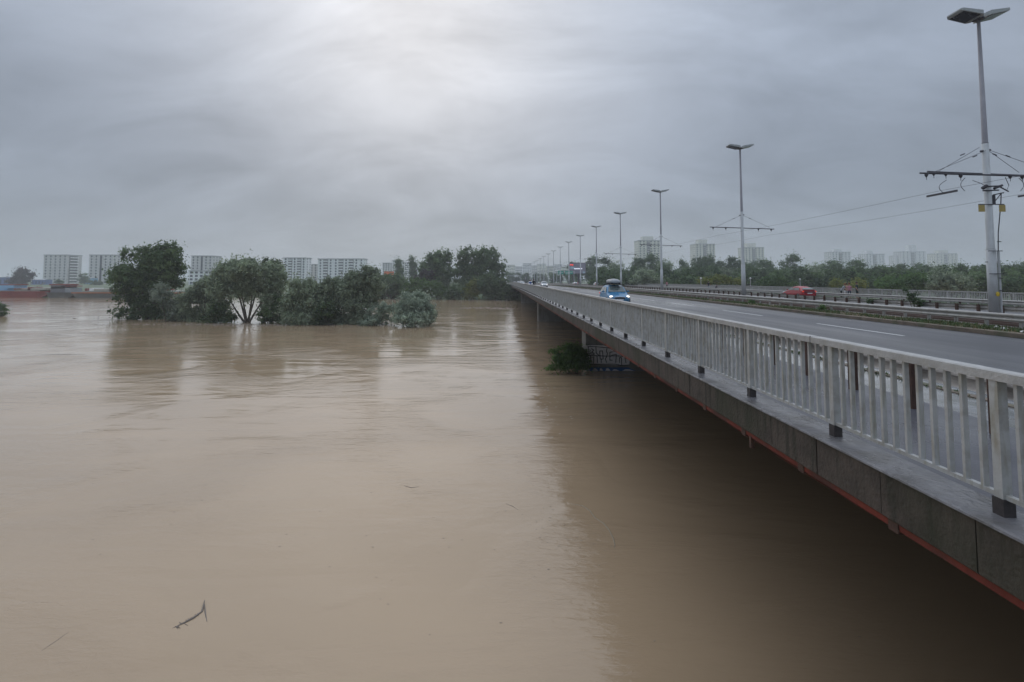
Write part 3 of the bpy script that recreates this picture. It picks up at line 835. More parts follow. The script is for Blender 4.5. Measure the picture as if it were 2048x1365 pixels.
    q = MB(); q.tube([(-.40, -1.965 * k, .55), (-.34, -1.975 * k, .64), (0, -1.99 * k, .655), (.34, -1.975 * k, .64), (.40, -1.965 * k, .55)], .014, 6); q.build('grille_trim', M['chrome'], t)
    q = MB(); q.box(-.55, .55, -1.965 * k, -1.90 * k, .255, .35); q.build('lower_intake', M['black'], t)
    q = MB(); q.box(-.26, .26, -1.985 * k, -1.96 * k, .375, .48); q.build('number_plate', M['plate'], t)
    q = MB(); q.box(-.26, .26, 1.945 * k, 1.975 * k, .60, .70); q.build('number_plate', M['plate'], t)
    if kind != 'hatch':
        q = MB(); q.box(-.60, .60, 1.86 * k, 1.955 * k, .74, .86); q.build('tail_panel', M['black'], t)
        q = MB(); q.hexa([(-.62, 1.70 * k, 1.03), (.62, 1.70 * k, 1.03), (.62, 1.92 * k, 1.05), (-.62, 1.92 * k, 1.05), (-.62, 1.70 * k, 1.06), (.62, 1.70 * k, 1.06), (.62, 1.93 * k, 1.09), (-.62, 1.93 * k, 1.09)]); q.build('spoiler', paint, t)
    if box:
        for yy in (-.15, .75):
            q = MB(); q.tube([(-.60, yy, 1.50), (-.56, yy, 1.57), (.56, yy, 1.57), (.60, yy, 1.50)], .022, 6); q.build('roof_bar', M['black'], t)
        rings = []
        for (y, w, h) in ((-.75, .22, .10), (-.68, .36, .2), (-.4, .43, .30), (.2, .45, .34), (1.0, .43, .32), (1.15, .34, .18)):
            rings.append([(-w, y, 1.66), (-w * .92, y, 1.66 + h * .55), (-w * .6, y, 1.66 + h * .92), (0, y, 1.66 + h), (w * .6, y, 1.66 + h * .92), (w * .92, y, 1.66 + h * .55), (w, y, 1.66)])
        q = MB(); q.loft(rings); bx = q.build('roof_box', M['boxgrey'], t, smooth=True)
        rings = [[(-w, y, 1.60), (-w * 1.02, y, 1.655), (w * 1.02, y, 1.655), (w, y, 1.60)] for (y, w) in ((-.75, .2), (-.6, .36), (.2, .44), (1.0, .42), (1.15, .33))]
        q = MB(); q.loft(rings); q.build('box_base', M['black'], bx)
    return t


def onroad(x, y): return (x, y, zd(x, y) - 0.14)
car('blue hatchback with lit headlights and a dark roof box driving towards the camera', M['carblue'], onroad(8.95, 39.8), 0.0, 3.85, 'hatch', True, box=True)
car('red fastback car driving away on the far carriageway', M['carred'], onroad(34.6, 58.8), math.pi, 4.25, 'fast')
wc = car('white car behind the two pedestrians, nearest of the oncoming cars on the left road after the blue one', M['carwhite'], onroad(12.0, 138), 0.0, 4.0, 'hatch', True)
wc['label'] = 'white car coming towards the camera just right of the dark pedestrian'
for (x, y, m_, lab) in ((9.3, 152, 'carwhite', 'white car half hidden behind the blue jacketed pedestrian'), (9.0, 205, 'carwhite', 'distant white car with red trim, second left of the pedestrians'),
                        (9.2, 252, 'carwhite', 'distant white car with lit lamps, third left of the pedestrians'), (8.7, 300, 'carsilver', 'farthest silver car at the end of the near railing')):
    car(lab, M[m_], onroad(x, y), 0.0, 4.0, 'hatch', True)
car('white car on the far carriageway below the large dark billboard', M['carwhite'], onroad(30.4, 205), math.pi, 4.3, 'fast')
car('silver car partly behind the fourth lamp pole on the far carriageway', M['carsilver'], onroad(31.0, 163), math.pi, 4.3, 'fast')

# ------------------------------------------------------------------ people
def person(label, loc, rz, h=1.72, top='cl_grey', legs='cl_black', hair='hair', pose='walk', bare_legs=False, bare_arms=True, group=None):
    t = thing('person', label, 'person', loc, rz, group)
    k = h / 1.75
    J = {}
    V = []; E = []; R = []
    def v(name, p, r, par=None):
        J[name] = len(V); V.append(tuple(Vector(p) * k)); R.append(r * k)
        if par: E.append((J[par], J[name]))
    lean = {'walk': 0.03, 'stand': 0.0, 'lean': 0.28, 'crouch': 0.25}[pose]
    hip = 0.93 if pose != 'crouch' else 0.42
    v('pelvis', (0, 0, hip), .15)
    v('waist', (0, -lean * .4, hip + .16), .125, 'pelvis'); v('chest', (0, -lean, hip + .38), .15, 'waist')
    v('neck', (0, -lean * 1.3, hip + .56), .055, 'chest'); v('jaw', (0, -lean * 1.45 - .02, hip + .64), .075, 'neck'); v('head', (0, -lean * 1.5 - .01, hip + .73), .095, 'jaw')
    for s in (-1, 1):
        sw = {'walk': .18 * s, 'stand': .02, 'lean': .05, 'crouch': 0}[pose]
        v('hip%d' % s, (s * .10, 0, hip - .06), .10, 'pelvis')
        if pose == 'crouch':
            v('knee%d' % s, (s * .16, -.40, hip + .04), .07, 'hip%d' % s); v('ank%d' % s, (s * .14, -.14, .09), .045, 'knee%d' % s); v('toe%d' % s, (s * .15, -.30, .04), .035, 'ank%d' % s)
        else:
            v('knee%d' % s, (s * .11, -sw * .6 - .03, .50), .072, 'hip%d' % s); v('ank%d' % s, (s * .11, -sw * 1.1 + .02, .09), .045, 'knee%d' % s); v('toe%d' % s, (s * .12, -sw * 1.1 - .14, .04), .035, 'ank%d' % s)
        v('sho%d' % s, (s * .19, -lean, hip + .47), .065, 'chest')
        f = -.25 if pose in ('lean', 'crouch') else .12 * s
        v('elb%d' % s, (s * .25, -lean + f * .5, hip + .20), .045, 'sho%d' % s); v('wri%d' % s, (s * .24, -lean + f - .08, hip - .02), .03, 'elb%d' % s); v('hand%d' % s, (s * .24, -lean + f - .11, hip - .12), .035, 'wri%d' % s)
    me = bpy.data.meshes.new('body'); me.from_pydata(V, E, [])
    o = bpy.data.objects.new('tmp', me); COL.objects.link(o)
    md = o.modifiers.new('skin', 'SKIN')
    for i_, sv in enumerate(me.skin_vertices[0].data): sv.radius = (R[i_], R[i_] * .8); sv.use_root = (i_ == 0)
    sb = o.modifiers.new('s', 'SUBSURF'); sb.levels = 1; sb.render_levels = 1
    dg = bpy.context.evaluated_depsgraph_get(); ev = o.evaluated_get(dg)
    bm_ = bpy.data.meshes.new_from_object(ev); bpy.data.objects.remove(o)
    bm_.materials.clear()
    for m_ in (M['skin'], M[top], M[legs]): bm_.materials.append(m_)
    for p_ in bm_.polygons:
        c_ = p_.center / k; m_i = 0
        if c_.z > hip + .56: m_i = 0
        elif abs(c_.x) > .205 and c_.z < hip + (.28 if bare_arms else -.04): m_i = 0
        elif c_.z > hip - .02: m_i = 1
        elif bare_legs and c_.z < .55: m_i = 0
        else: m_i = 2
        p_.material_index = m_i; p_.use_smooth = True
    bm_.name = 'body'
    link('body', bm_, t)
    hd = Vector(V[J['head']])
    q = MB(); q.ellipsoid((hd.x, hd.y + .02 * k, hd.z + .03 * k), (.10 * k, .11 * k, .11 * k), 10, 6); q.build('hair', M[hair], t, smooth=True)
    return t


def onwalk(px, X): # on the far sidewalk at lateral X
    Yp = X * F / (px - 1000.0); return (X, Yp + 0.1, zd(X, Yp))
person('person in a black outfit walking on the near sidewalk beside the railing', (4.85, 73, zd(4.85, 73)), 0.0, 1.84, 'cl_black', 'cl_black', 'hair', 'walk', bare_arms=False)
person('person in a blue top walking left of the dark dressed pedestrian', (4.8, 80.5, zd(4.8, 80.5)), 0.0, 1.66, 'cl_blue', 'cl_navy', 'hair_red', 'walk', bare_arms=False)
person('boy in a dark t-shirt standing rightmost on the far sidewalk', onwalk(1713, 38.9), 0.5, 1.82, 'cl_green', 'cl_green', 'hair', 'stand', bare_legs=True)
person('person in a pink top and navy shorts beside the boy in the dark shirt', onwalk(1698, 38.6), -0.6, 1.68, 'cl_pink', 'cl_navy', 'hair_red', 'stand', bare_legs=True)
person('pale dressed person half behind the one in the pink top', onwalk(1692.5, 39.3), 0.9, 1.66, 'skin', 'cl_grey', 'hair', 'stand')
person('small child in white between the grey shirted and pink shirted people', onwalk(1689, 38.2), 1.2, 1.02, 'cl_white', 'cl_white', 'hair', 'stand')
person('person in a light grey shirt leaning over, leftmost of the family group', onwalk(1681, 38.7), 1.0, 1.62, 'cl_grey', 'cl_black', 'hair_red', 'lean')
person('person in dark clothes walking on the far sidewalk in front of yellow green bushes', onwalk(1416.6, 38.6), 2.4, 1.78, 'cl_black', 'cl_grey', 'hair', 'walk')
person('person crouching low on the far sidewalk right of the dark walker', onwalk(1430, 38.3), 2.0, 1.7, 'cl_black', 'cl_black', 'hair', 'crouch')
person('person in a pink top and black skirt right of the third lamp pole', onwalk(1333.2, 38.6), 0.2, 1.76, 'cl_pink', 'cl_black', 'hair', 'stand')
person('person in a dark jacket on the far sidewalk behind the blue car', onwalk(1262, 38.6), 0.5, 1.7, 'cl_navy', 'cl_black', 'hair', 'stand', bare_arms=False)
person('person in a pale top beside the dark jacketed one behind the blue car', onwalk(1265.5, 38.0), 0.5, 1.55, 'cl_grey', 'cl_navy', 'hair', 'walk')
person('person in a crimson jacket beside the white car under the billboard', onwalk(1155.4, 38.6), 0.3, 1.75, 'cl_red', 'cl_red', 'hair', 'stand', bare_arms=False)

# ------------------------------------------------------------------ foliage
def leaf_mesh(name, lobes, n, size, material, seed, per=70, sub=0.23, squash=0.75, stretch=1.7, zmin=None, droop=0.0):
    r = np.random.default_rng(seed)
    lobes = np.array(lobes, float)
    wgt = (lobes[:, 3] * lobes[:, 5]) ** 0.9 * (lobes[:, 6] if lobes.shape[1] > 6 else 1.0)
    wgt /= wgt.sum()
    nc = max(6, n // per)
    li = r.choice(len(lobes), nc, p=wgt)
    d = r.normal(size=(nc, 3)); d /= np.linalg.norm(d, axis=1)[:, None]
    rad = r.random(nc) ** 0.30
    c = lobes[li, :3] + d * rad[:, None] * lobes[li, 3:6] * 0.93
    tone_c = np.clip(r.normal(0.42, 0.30, nc), 0, 1)
    rs = np.clip(lobes[li, 3:6].mean(axis=1) * sub, size * 1.6, None) * r.uniform(0.5, 1.35, nc)
    pw = rs ** 1.7; idx = r.choice(nc, n, p=pw / pw.sum())
    g0 = r.normal(size=(n, 3)); g0 /= np.linalg.norm(g0, axis=1)[:, None]
    flip = r.random(n) < 0.6; g0[:, 2] = np.where(flip, np.abs(g0[:, 2]), g0[:, 2])
    off = g0 * (rs[idx] * (0.45 + 0.6 * r.random(n) ** 0.6))[:, None]; off[:, 2] *= squash
    loose = r.random(n) < 0.28
    off += r.normal(size=(n, 3)) * (size * 0.3 + np.where(loose, rs[idx] * 0.75, 0.0))[:, None]
    if droop: off[:, 2] -= np.abs(r.normal(size=n)) * rs[idx] * droop
    p = c[idx] + off
    if zmin is not None: p[:, 2] = np.where(p[:, 2] < zmin, zmin + np.abs(r.normal(size=n)) * size * 1.5, p[:, 2])
    # leaves face outwards from their clump, so that clumps show lit tops and dark undersides
    nr = g0 + r.normal(size=(n, 3)) * 0.45 + d[idx] * 0.25 + np.array([0, 0, 0.25])
    nr /= np.linalg.norm(nr, axis=1)[:, None]
    rv = r.normal(size=(n, 3)); rv[:, 2] -= droop * 2.0
    w = np.cross(nr, rv); w /= np.linalg.norm(w, axis=1)[:, None]
    u = np.cross(w, nr)
    s = size * r.uniform(0.5, 1.3, n)[:, None]
    u = u * s * stretch / 2 * 1.0; w = w * s / 2
    verts = np.stack([p - u, p - w * 0.9 + u * 0.1, p + u, p + w * 0.9 - u * 0.05], axis=1).reshape(-1, 3).astype(np.float32)
    me = bpy.data.meshes.new(name)
    me.vertices.add(4 * n); me.vertices.foreach_set('co', verts.ravel())
    me.loops.add(4 * n); me.loops.foreach_set('vertex_index', np.arange(4 * n, dtype=np.int32))
    me.polygons.add(n); me.polygons.foreach_set('loop_start', np.arange(0, 4 * n, 4, dtype=np.int32)); me.polygons.foreach_set('loop_total', np.full(n, 4, dtype=np.int32))
    at = me.attributes.new('tone', 'FLOAT', 'POINT')
    tone = np.clip(tone_c[idx] + r.normal(0, 0.12, n), 0, 1).astype(np.float32)
    at.data.foreach_set('value', np.repeat(tone, 4))
    me.materials.append(material)
    me.update(calc_edges=True)
    return me


def trunk_mesh(base, tops, r0, material, seed=0, n=7, wig=0.12):
    r = random.Random(seed); q = MB(); base = Vector(base)
    for tp in tops:
        tp = Vector(tp); st = base + Vector((r.uniform(-.3, .3) * r0 * 3, r.uniform(-.3, .3) * r0, 0))
        ln = (tp - st).length; pts = []; rad = []
        bow = Vector((r.uniform(-1, 1), r.uniform(-1, 1), 0)) * ln * wig
        for k in range(7):
            t_ = k / 6; p_ = st.lerp(tp, t_) + bow * math.sin(math.pi * t_) * 0.6
            pts.append(p_); rad.append(max(0.02, r0 * (1 - 0.85 * t_)))
        q.tube(pts, rad, n)
        for _ in range(3):
            t_ = r.uniform(.4, .85); p_ = st.lerp(tp, t_) + bow * math.sin(math.pi * t_) * 0.6
            e_ = p_ + Vector((r.uniform(-1, 1), r.uniform(-1, 1), r.uniform(.3, 1))) * ln * .22
            q.tube([p_, (p_ + e_) / 2 + Vector((0, 0, ln * .02)), e_], [r0 * .3, r0 * .2, r0 * .06], 5)
    return q.mesh('trunk', material, True)


def px_tree(name, label, cat, lobes_px, Yd, n, size, lm, bark=None, trunks=None, base=None, seed=1, group=None, per=60, droop=0.0, sub=0.23, zbase=0.0, depth=0.85, r0=0.28):
    """tree whose lobes are given as (cx, cy, rx, ry[, weight]) in photo pixels at distance Yd"""
    bx = base if base else sum(l[0] for l in lobes_px) / len(lobes_px)
    root = P(bx, 600, Yd); root.z = zbase
    t = thing(name, label, cat, root, 0, group)
    s = Yd / F
    rr = random.Random(seed)
    lobes = []
    for l in lobes_px:
        c = P(l[0], l[1], Yd) - root
        lobes.append((c.x, c.y + rr.uniform(-.35, .35) * l[2] * s, c.z, l[2] * s, l[2] * s * depth, l[3] * s, l[4] if len(l) > 4 else 1.0))
    me = leaf_mesh('crown', lobes, n, size, lm, seed, per=per, zmin=0.02 if zbase == 0 else None, droop=droop, sub=sub)
    link('crown', me, t)
    tops = []
    if trunks:
        for (tx, ty) in trunks: tops.append(P(tx, ty, Yd) - root)
    else:
        for l in lobes[:4]: tops.append(Vector((l[0], l[1], l[2] + l[5] * .3)))
    me = trunk_mesh((0, 0, -0.6), tops, r0, bark or M['bark'], seed)
    link('trunk', me, t)
    return t


LFT = 'half drowned trees standing in the flood water'
# drowned group, left to right
px_tree('tree', 'tall dark green tree, leftmost and highest of the half drowned group', 'tree',
        [(322, 530, 40, 44), (300, 508, 26, 24), (338, 508, 24, 24), (258, 512, 15, 14, .8), (245, 552, 26, 26), (232, 560, 16, 18, .7), (285, 560, 48, 30), (340, 560, 30, 28, .8), (262, 592, 30, 26, .8), (300, 610, 46, 26, .75), (255, 622, 30, 14, .9), (290, 630, 34, 12, 1.0), (366, 548, 9, 18, .4), (330, 628, 34, 12, 1.0), (232, 590, 14, 22, .6)],
        88, 36000, 0.27, M['leaf_dark'], trunks=[(322, 500), (258, 515), (240, 552), (345, 535), (290, 560)], base=300, seed=11, group=LFT, r0=0.3)
px_tree('willow_shrub', 'small grey green willow in front of the tall dark tree', 'shrub', [(322, 590, 22, 22), (338, 610, 20, 20, .8), (345, 632, 18, 9, .6)], 83, 3800, 0.20, M['leaf_grey'], base=335, seed=12, group=LFT, r0=0.09, droop=.5)
px_tree('willow_shrub', 'low dusky shrub between the tall dark tree and the broad willow', 'shrub', [(372, 608, 15, 26), (390, 630, 22, 16), (358, 634, 20, 10, 1), (352, 610, 12, 14, .5)], 84, 7500, 0.22, M['leaf_willow'], base=375, seed=13, group=LFT, r0=0.08, droop=.4)
px_tree('willow_tree', 'slender grey green willow left of the broad willow', 'tree', [(384, 600, 16, 24, .7), (392, 582, 18, 20), (408, 570, 16, 18), (415, 605, 18, 26, .8), (400, 632, 22, 12, .6)], 83, 10000, 0.22, M['leaf_willow'], base=410, seed=14, group=LFT, r0=0.13, droop=.6)
px_tree('willow_tree', 'broad willow on bare forked trunks with water showing beneath', 'tree',
        [(428, 560, 20, 22, .8), (565, 565, 16, 26, .8), (462, 545, 38, 27), (500, 538, 40, 22), (535, 548, 30, 26), (440, 580, 24, 26, .8), (480, 572, 42, 20, .8), (548, 580, 22, 30, .8), (520, 575, 30, 20, .7), (430, 612, 18, 24, .8), (455, 610, 12, 22, .5), (535, 605, 18, 22, .6), (515, 632, 14, 10, .4), (490, 590, 14, 12, .3)],
        81, 34000, 0.24, M['leaf_willow'], trunks=[(465, 550), (475, 560), (505, 555), (520, 560), (545, 575), (450, 580)], base=494, seed=15, group=LFT, r0=0.2, droop=.6)
px_tree('tree', 'dark tree showing its top behind the broad willow', 'tree', [(542, 532, 18, 16), (552, 548, 16, 20)], 88, 4500, 0.25, M['leaf_dark'], base=545, seed=16, group=LFT, r0=0.14)
px_tree('shrub', 'dark low shrub under the right side of the broad willow', 'shrub', [(545, 628, 28, 20), (560, 605, 18, 20, .8), (524, 638, 20, 9, .8), (562, 640, 20, 8, .8)], 80, 5500, 0.2, M['leaf_dark'], base=545, seed=17, group=LFT, r0=0.09)
px_tree('shrub', 'dark low shrub under the left side of the broad willow', 'shrub', [(438, 620, 18, 22), (450, 637, 22, 9, .9), (420, 640, 20, 8, .8)], 80.5, 6000, 0.22, M['leaf_dark'], base=445, seed=18, group=LFT, r0=0.08)
px_tree('willow_tree', 'rounded grey willow left of the tallest willow', 'tree', [(575, 610, 18, 28, .8), (605, 578, 34, 24), (590, 610, 26, 30), (630, 605, 28, 28), (610, 636, 40, 14, 1.6), (640, 580, 16, 18, .6), (582, 640, 20, 10, .8), (640, 640, 24, 12, 1.2)], 78, 24000, 0.22, M['leaf_willow'], base=610, seed=19, group=LFT, r0=0.14, droop=.6)
px_tree('willow_tree', 'tallest willow in the right half of the drowned group', 'tree', [(735, 552, 26, 22), (712, 565, 30, 24), (690, 590, 30, 28), (742, 590, 20, 26, .8), (715, 618, 26, 26), (665, 570, 24, 20), (660, 605, 22, 30, .9), (680, 640, 36, 12, 1.6), (725, 642, 30, 12, 1.2), (752, 560, 16, 16, .5), (765, 575, 10, 10, .3)], 78.5, 34000, 0.23, M['leaf_willow'], trunks=[(735, 550), (705, 570), (670, 580), (715, 620)], base=700, seed=20, group=LFT, r0=0.2, droop=.5)
px_tree('willow_tree', 'dark small willow before the rounded grey willow', 'tree', [(655, 625, 26, 20), (640, 640, 24, 10)], 77, 5200, 0.2, M['leaf_dark'], base=650, seed=21, group=LFT, r0=0.1)
px_tree('willow_shrub', 'sparse willow shrub between the tallest willow and the round bush', 'shrub', [(752, 628, 30, 18), (772, 614, 20, 14), (740, 642, 28, 10, 1), (778, 640, 20, 10, 1)], 76.5, 6000, 0.17, M['leaf_grey'], base=755, seed=22, group=LFT, r0=0.07, droop=.3)
px_tree('willow_shrub', 'round grey green willow bush, rightmost of the half drowned group', 'shrub', [(826, 606, 34, 24), (812, 624, 32, 24), (846, 626, 28, 22), (826, 636, 40, 14), (862, 632, 12, 14, .4)], 75, 20000, 0.19, M['leaf_grey'], base=826, seed=23, group=LFT, r0=0.1, droop=.3)
px_tree('shrub', 'leafy branches cut by the left edge of the picture', 'shrub', [(-8, 616, 20, 9), (0, 626, 14, 8)], 94, 1800, 0.24, M['leaf_dark'], base=-10, seed=24, r0=0.1)
px_tree('shrub', 'dark green bush washed against the graffiti pier', 'shrub', [(1144, 700, 20, 12), (1158, 712, 18, 18), (1130, 718, 22, 12), (1158, 732, 20, 10), (1136, 732, 24, 9), (1110, 734, 16, 6, .8), (1098, 737, 10, 4, .6), (1108, 704, 10, 4, .5), (1118, 697, 9, 4, .4), (1110, 718, 9, 5, .5), (1170, 726, 10, 14, .6)], 37.6, 11000, 0.10, M['leaf_bright'], base=1148, seed=25, r0=0.05, per=24, sub=0.34)

# far bank, centre
FB = 'trees and shrubs on the far bank'
px_tree('tree', 'large tree on the far bank, left half of the tall pair', 'tree', [(875, 522, 22, 22), (862, 545, 24, 28), (888, 540, 18, 30), (870, 570, 28, 24), (895, 515, 12, 12, .6)], 190, 15000, 0.50, M['leaf_mid'], base=872, seed=31, group=FB, zbase=1.2, r0=0.4)
px_tree('tree', 'largest wide crowned tree on the far bank beside the end of the railing', 'tree', [(942, 520, 28, 26), (975, 515, 24, 22), (965, 545, 34, 28), (925, 548, 26, 28), (995, 545, 16, 30), (1006, 530, 8, 16, .4), (960, 575, 44, 22)], 185, 24000, 0.50, M['leaf_mid'], base=958, seed=32, group=FB, zbase=1.2, r0=0.5)
px_tree('poplar_tree', 'left slim poplar standing before the hazy blocks', 'tree', [(797, 528, 6, 12), (799, 545, 8, 14), (799, 560, 10, 10)], 300, 3600, 0.6, M['leaf_mid'], base=798, seed=33, zbase=1.5, r0=0.3, sub=0.6)
px_tree('poplar_tree', 'right slim poplar standing before the hazy blocks', 'tree', [(824, 522, 5, 11), (826, 538, 6, 14), (826, 552, 7, 12)], 300, 3400, 0.6, M['leaf_mid'], base=825, seed=34, zbase=1.5, r0=0.3, sub=0.6)
px_tree('shrub', 'blue green tree mass on the far bank behind the tallest willow', 'tree', [(780, 568, 30, 20), (755, 575, 22, 20), (805, 578, 20, 18), (770, 586, 40, 12)], 172, 9000, 0.42, M['leaf_mid'], base=780, seed=35, group=FB, zbase=0.4, r0=0.2)
px_tree('shrub', 'bright green shrub thicket on the far bank waterline', 'shrub', [(838, 572, 26, 16), (868, 578, 26, 16), (820, 582, 22, 14), (885, 588, 18, 12), (850, 590, 40, 11)], 166, 11000, 0.36, M['leaf_bright'], base=850, seed=36, group=FB, zbase=0.1, r0=0.15, per=60)
px_tree('shrub', 'dusky round tree behind the bright green thicket', 'tree', [(855, 555, 18, 16), (840, 565, 14, 12)], 182, 3500, 0.45, M['leaf_purple'], base=852, seed=37, group=FB, zbase=1.2)
px_tree('shrub', 'yellowish green shrub on the far bank waterline', 'shrub', [(948, 575, 18, 18), (940, 588, 20, 12)], 165, 6000, 0.36, M['leaf_yellow'], base=946, seed=38, group=FB, zbase=0.1, r0=0.15, per=60)
px_tree('shrub', 'dark green shrub between the bright thicket and the yellowish shrub', 'shrub', [(912, 585, 18, 15), (900, 592, 14, 9)], 166, 4500, 0.36, M['leaf_mid'], base=910, seed=39, group=FB, zbase=0.1, r0=0.15, per=60)
px_tree('shrub', 'tall green shrub between the yellowish shrub and the railing end', 'shrub', [(975, 570, 20, 20), (985, 588, 24, 13), (1005, 572, 16, 14)], 163, 9000, 0.36, M['leaf_mid'], base=985, seed=40, group=FB, zbase=0.1, r0=0.15, per=60)
px_tree('shrub', 'dark shrub at the water under the end of the bridge railing', 'shrub', [(1012, 586, 18, 15), (1025, 592, 12, 10)], 162, 5000, 0.36, M['leaf_dark'], base=1012, seed=41, group=FB, zbase=0.1, r0=0.15, per=60)
# far left
px_tree('tree', 'round dusky tree on the left bank beside the blue containers', 'tree', [(44, 552, 17, 14), (40, 562, 18, 8), (48, 545, 10, 8)], 380, 5000, 0.8, M['leaf_purple'], base=44, seed=42, zbase=1.6, r0=0.4)
px_tree('shrub', 'small dark tree before the leftmost apartment block', 'tree', [(122, 566, 9, 6)], 400, 900, 0.7, M['leaf_dark'], base=122, seed=43, zbase=1.6)
px_tree('shrub', 'small dark tree before the second apartment block', 'tree', [(193, 567, 12, 5)], 400, 900, 0.7, M['leaf_dark'], base=193, seed=44, zbase=1.6)
px_tree('tree', 'pale hazy tree between the two leftmost apartment blocks', 'tree', [(170, 552, 9, 8), (168, 560, 10, 6)], 460, 1200, 0.9, M['leaf_mid'], base=169, seed=45, zbase=1.6)

# the wood behind the far railing: silhouettes as individuals
def tree_proto(seed, lm, n=7000, wide=1.0, cat='tree'):
    r = random.Random(seed)
    lobes = [(r.uniform(-.12, .12), r.uniform(-.1, .1), .78, .24 * wide, .24 * wide, .20, 1)]
    for k in range(9):
        a = r.uniform(0, 6.28); d_ = r.uniform(.12, .32) * wide; h_ = r.uniform(.25, .78); q_ = r.uniform(.13, .22)
        lobes.append((math.cos(a) * d_, math.sin(a) * d_, h_, q_ * wide, q_ * wide, q_, 1))
    me = leaf_mesh('crown', lobes, n, 0.030, lm, seed, per=42, sub=0.34)
    tm = trunk_mesh((0, 0, 0), [(0, 0, .75), (.12, .05, .6), (-.15, .02, .6), (.05, -.12, .55)], 0.022, M['bark'], seed)
    return me, tm


protos = [tree_proto(100 + k, M[m_], 7000, w_) for k, (m_, w_) in enumerate((('leaf_mid', 1.0), ('leaf_dark', 1.1), ('leaf_mid', 0.85), ('leaf_dark', 0.95), ('leaf_willow', 1.15)))]
def wood_tree(px, ytop, Yd, wpx, k, label, group=None, zb=1.3):
    p = P(px, ytop, Yd); h = p.z - zb
    t = thing('tree', label, 'tree', (p.x, Yd, zb), 0, group)
    cm, tm = protos[k % len(protos)]
    w = wpx * Yd / F / 0.8
    sc = (w, w, h)
    rz = (k * 2.399) % 6.28
    for nm, me in (('crown', cm), ('trunk', tm)):
        o = link(nm, me, t); o.scale = sc; o.rotation_euler = (0, 0, rz)
    return t


sil = [(1152, 524, 40), (1182, 511, 34), (1208, 517, 36), (1240, 520, 34), (1272, 514, 40), (1302, 511, 42), (1338, 516, 38), (1362, 518, 30), (1408, 510, 48), (1444, 521, 36),
       (1468, 512, 42), (1502, 522, 36), (1538, 518, 42), (1588, 511, 44), (1622, 523, 44), (1672, 520, 50), (1712, 522, 46), (1752, 530, 46), (1800, 527, 56), (1852, 526, 52),
       (1902, 529, 52), (1950, 530, 54), (2000, 525, 56), (2050, 520, 60), (2100, 519, 60)]
for i_, (px, yt, w) in enumerate(sil):
    Yd = 235 - 60 * max(0, (px - 1600) / 500) + (i_ % 3) * 8
    if px < 1190: Yd = 325
    wood_tree(px, yt - 1, Yd, w * 1.2, i_ * 3 + i_ // 5, '%s tree from the left along the skyline of the wood' % ordinal(i_ + 1), 'skyline trees of the wood behind the far railing')
# second, nearer and lower row
rr = random.Random(5)
xs = [1202, 1216, 1228, 1262, 1296, 1330, 1360, 1392, 1426, 1460, 1492, 1526, 1560, 1600, 1640, 1684, 1726, 1772, 1820, 1870, 1920, 1972, 2026, 2080]
for i_, px in enumerate(xs):
    Yd = 175 - 45 * max(0, (px - 1500) / 500) + rr.uniform(-6, 6)
    wood_tree(px + rr.uniform(-5, 5), 533 + rr.uniform(-4, 5), Yd, 46, i_ * 2 + 1, '%s tree from the left in the lower front row of the wood' % ordinal(i_ + 1), 'front row trees of the wood behind the far railing', zb=0.6)
# undergrowth mass
lob = []
for px in range(1192, 2120, 14):
    for (Yd, yc) in ((190, 548), (150, 558)):
        Yd2 = Yd - 40 * max(0, (px - 1500) / 500)
        c = P(px, yc + rr.uniform(-3, 3), Yd2); lob.append((c.x, c.y, c.z - .8, 3.6, 3.0, 3.0, 1))
link('undergrowth', leaf_mesh('undergrowth', lob, 52000, 0.5, M['leaf_dark'], 77, per=60), label='dark undergrowth filling the wood behind the far railing', cat='undergrowth', kind='stuff')
# noticeable bushes in front of the wood
for i_, (name, lab, lobes, Yd, nn_, lm) in enumerate((
        ('shrub', 'pale green bush behind the far railing right of the fourth lamp pole', [(1290, 552, 24, 14), (1312, 560, 20, 10), (1270, 560, 18, 10)], 140, 5000, 'leaf_willow'),
        ('shrub', 'yellow green bush behind the far railing left of the second lamp pole', [(1410, 563, 22, 6), (1440, 560, 18, 9), (1465, 564, 14, 6)], 125, 5000, 'leaf_yellow'),
        ('shrub', 'fresh green bush behind the red car', [(1550, 564, 24, 10), (1570, 568, 22, 7), (1530, 568, 16, 6)], 120, 5200, 'leaf_bright'),
        ('shrub', 'small yellow green bush behind the family group', [(1668, 568, 12, 7), (1720, 568, 14, 7), (1700, 571, 22, 4, .5)], 112, 2600, 'leaf_yellow'),
        ('shrub', 'bright green bushes behind the far railing right of the boy', [(1790, 566, 30, 13), (1820, 562, 26, 16), (1845, 570, 24, 11), (1765, 572, 16, 7)], 95, 8000, 'leaf_bright'),
        ('shrub', 'rounded grey green bush left of the nearest lamp pole', [(1890, 560, 30, 18), (1865, 570, 22, 12), (1925, 566, 22, 14), (1905, 574, 34, 10)], 92, 8500, 'leaf_willow'),
        ('shrub', 'mid green bush just left of the nearest lamp pole base', [(1950, 562, 20, 16), (1965, 574, 18, 10)], 95, 4500, 'leaf_mid'),
        ('shrub', 'dark bush behind the far railing right of the nearest lamp pole', [(2020, 572, 22, 14), (2050, 568, 22, 16)], 90, 5200, 'leaf_mid'))):
    px_tree(name, lab, 'shrub', lobes, Yd, nn_, 0.27, M[lm], seed=200 + i_, zbase=0.8, r0=0.1, group='bushes behind the far railing')

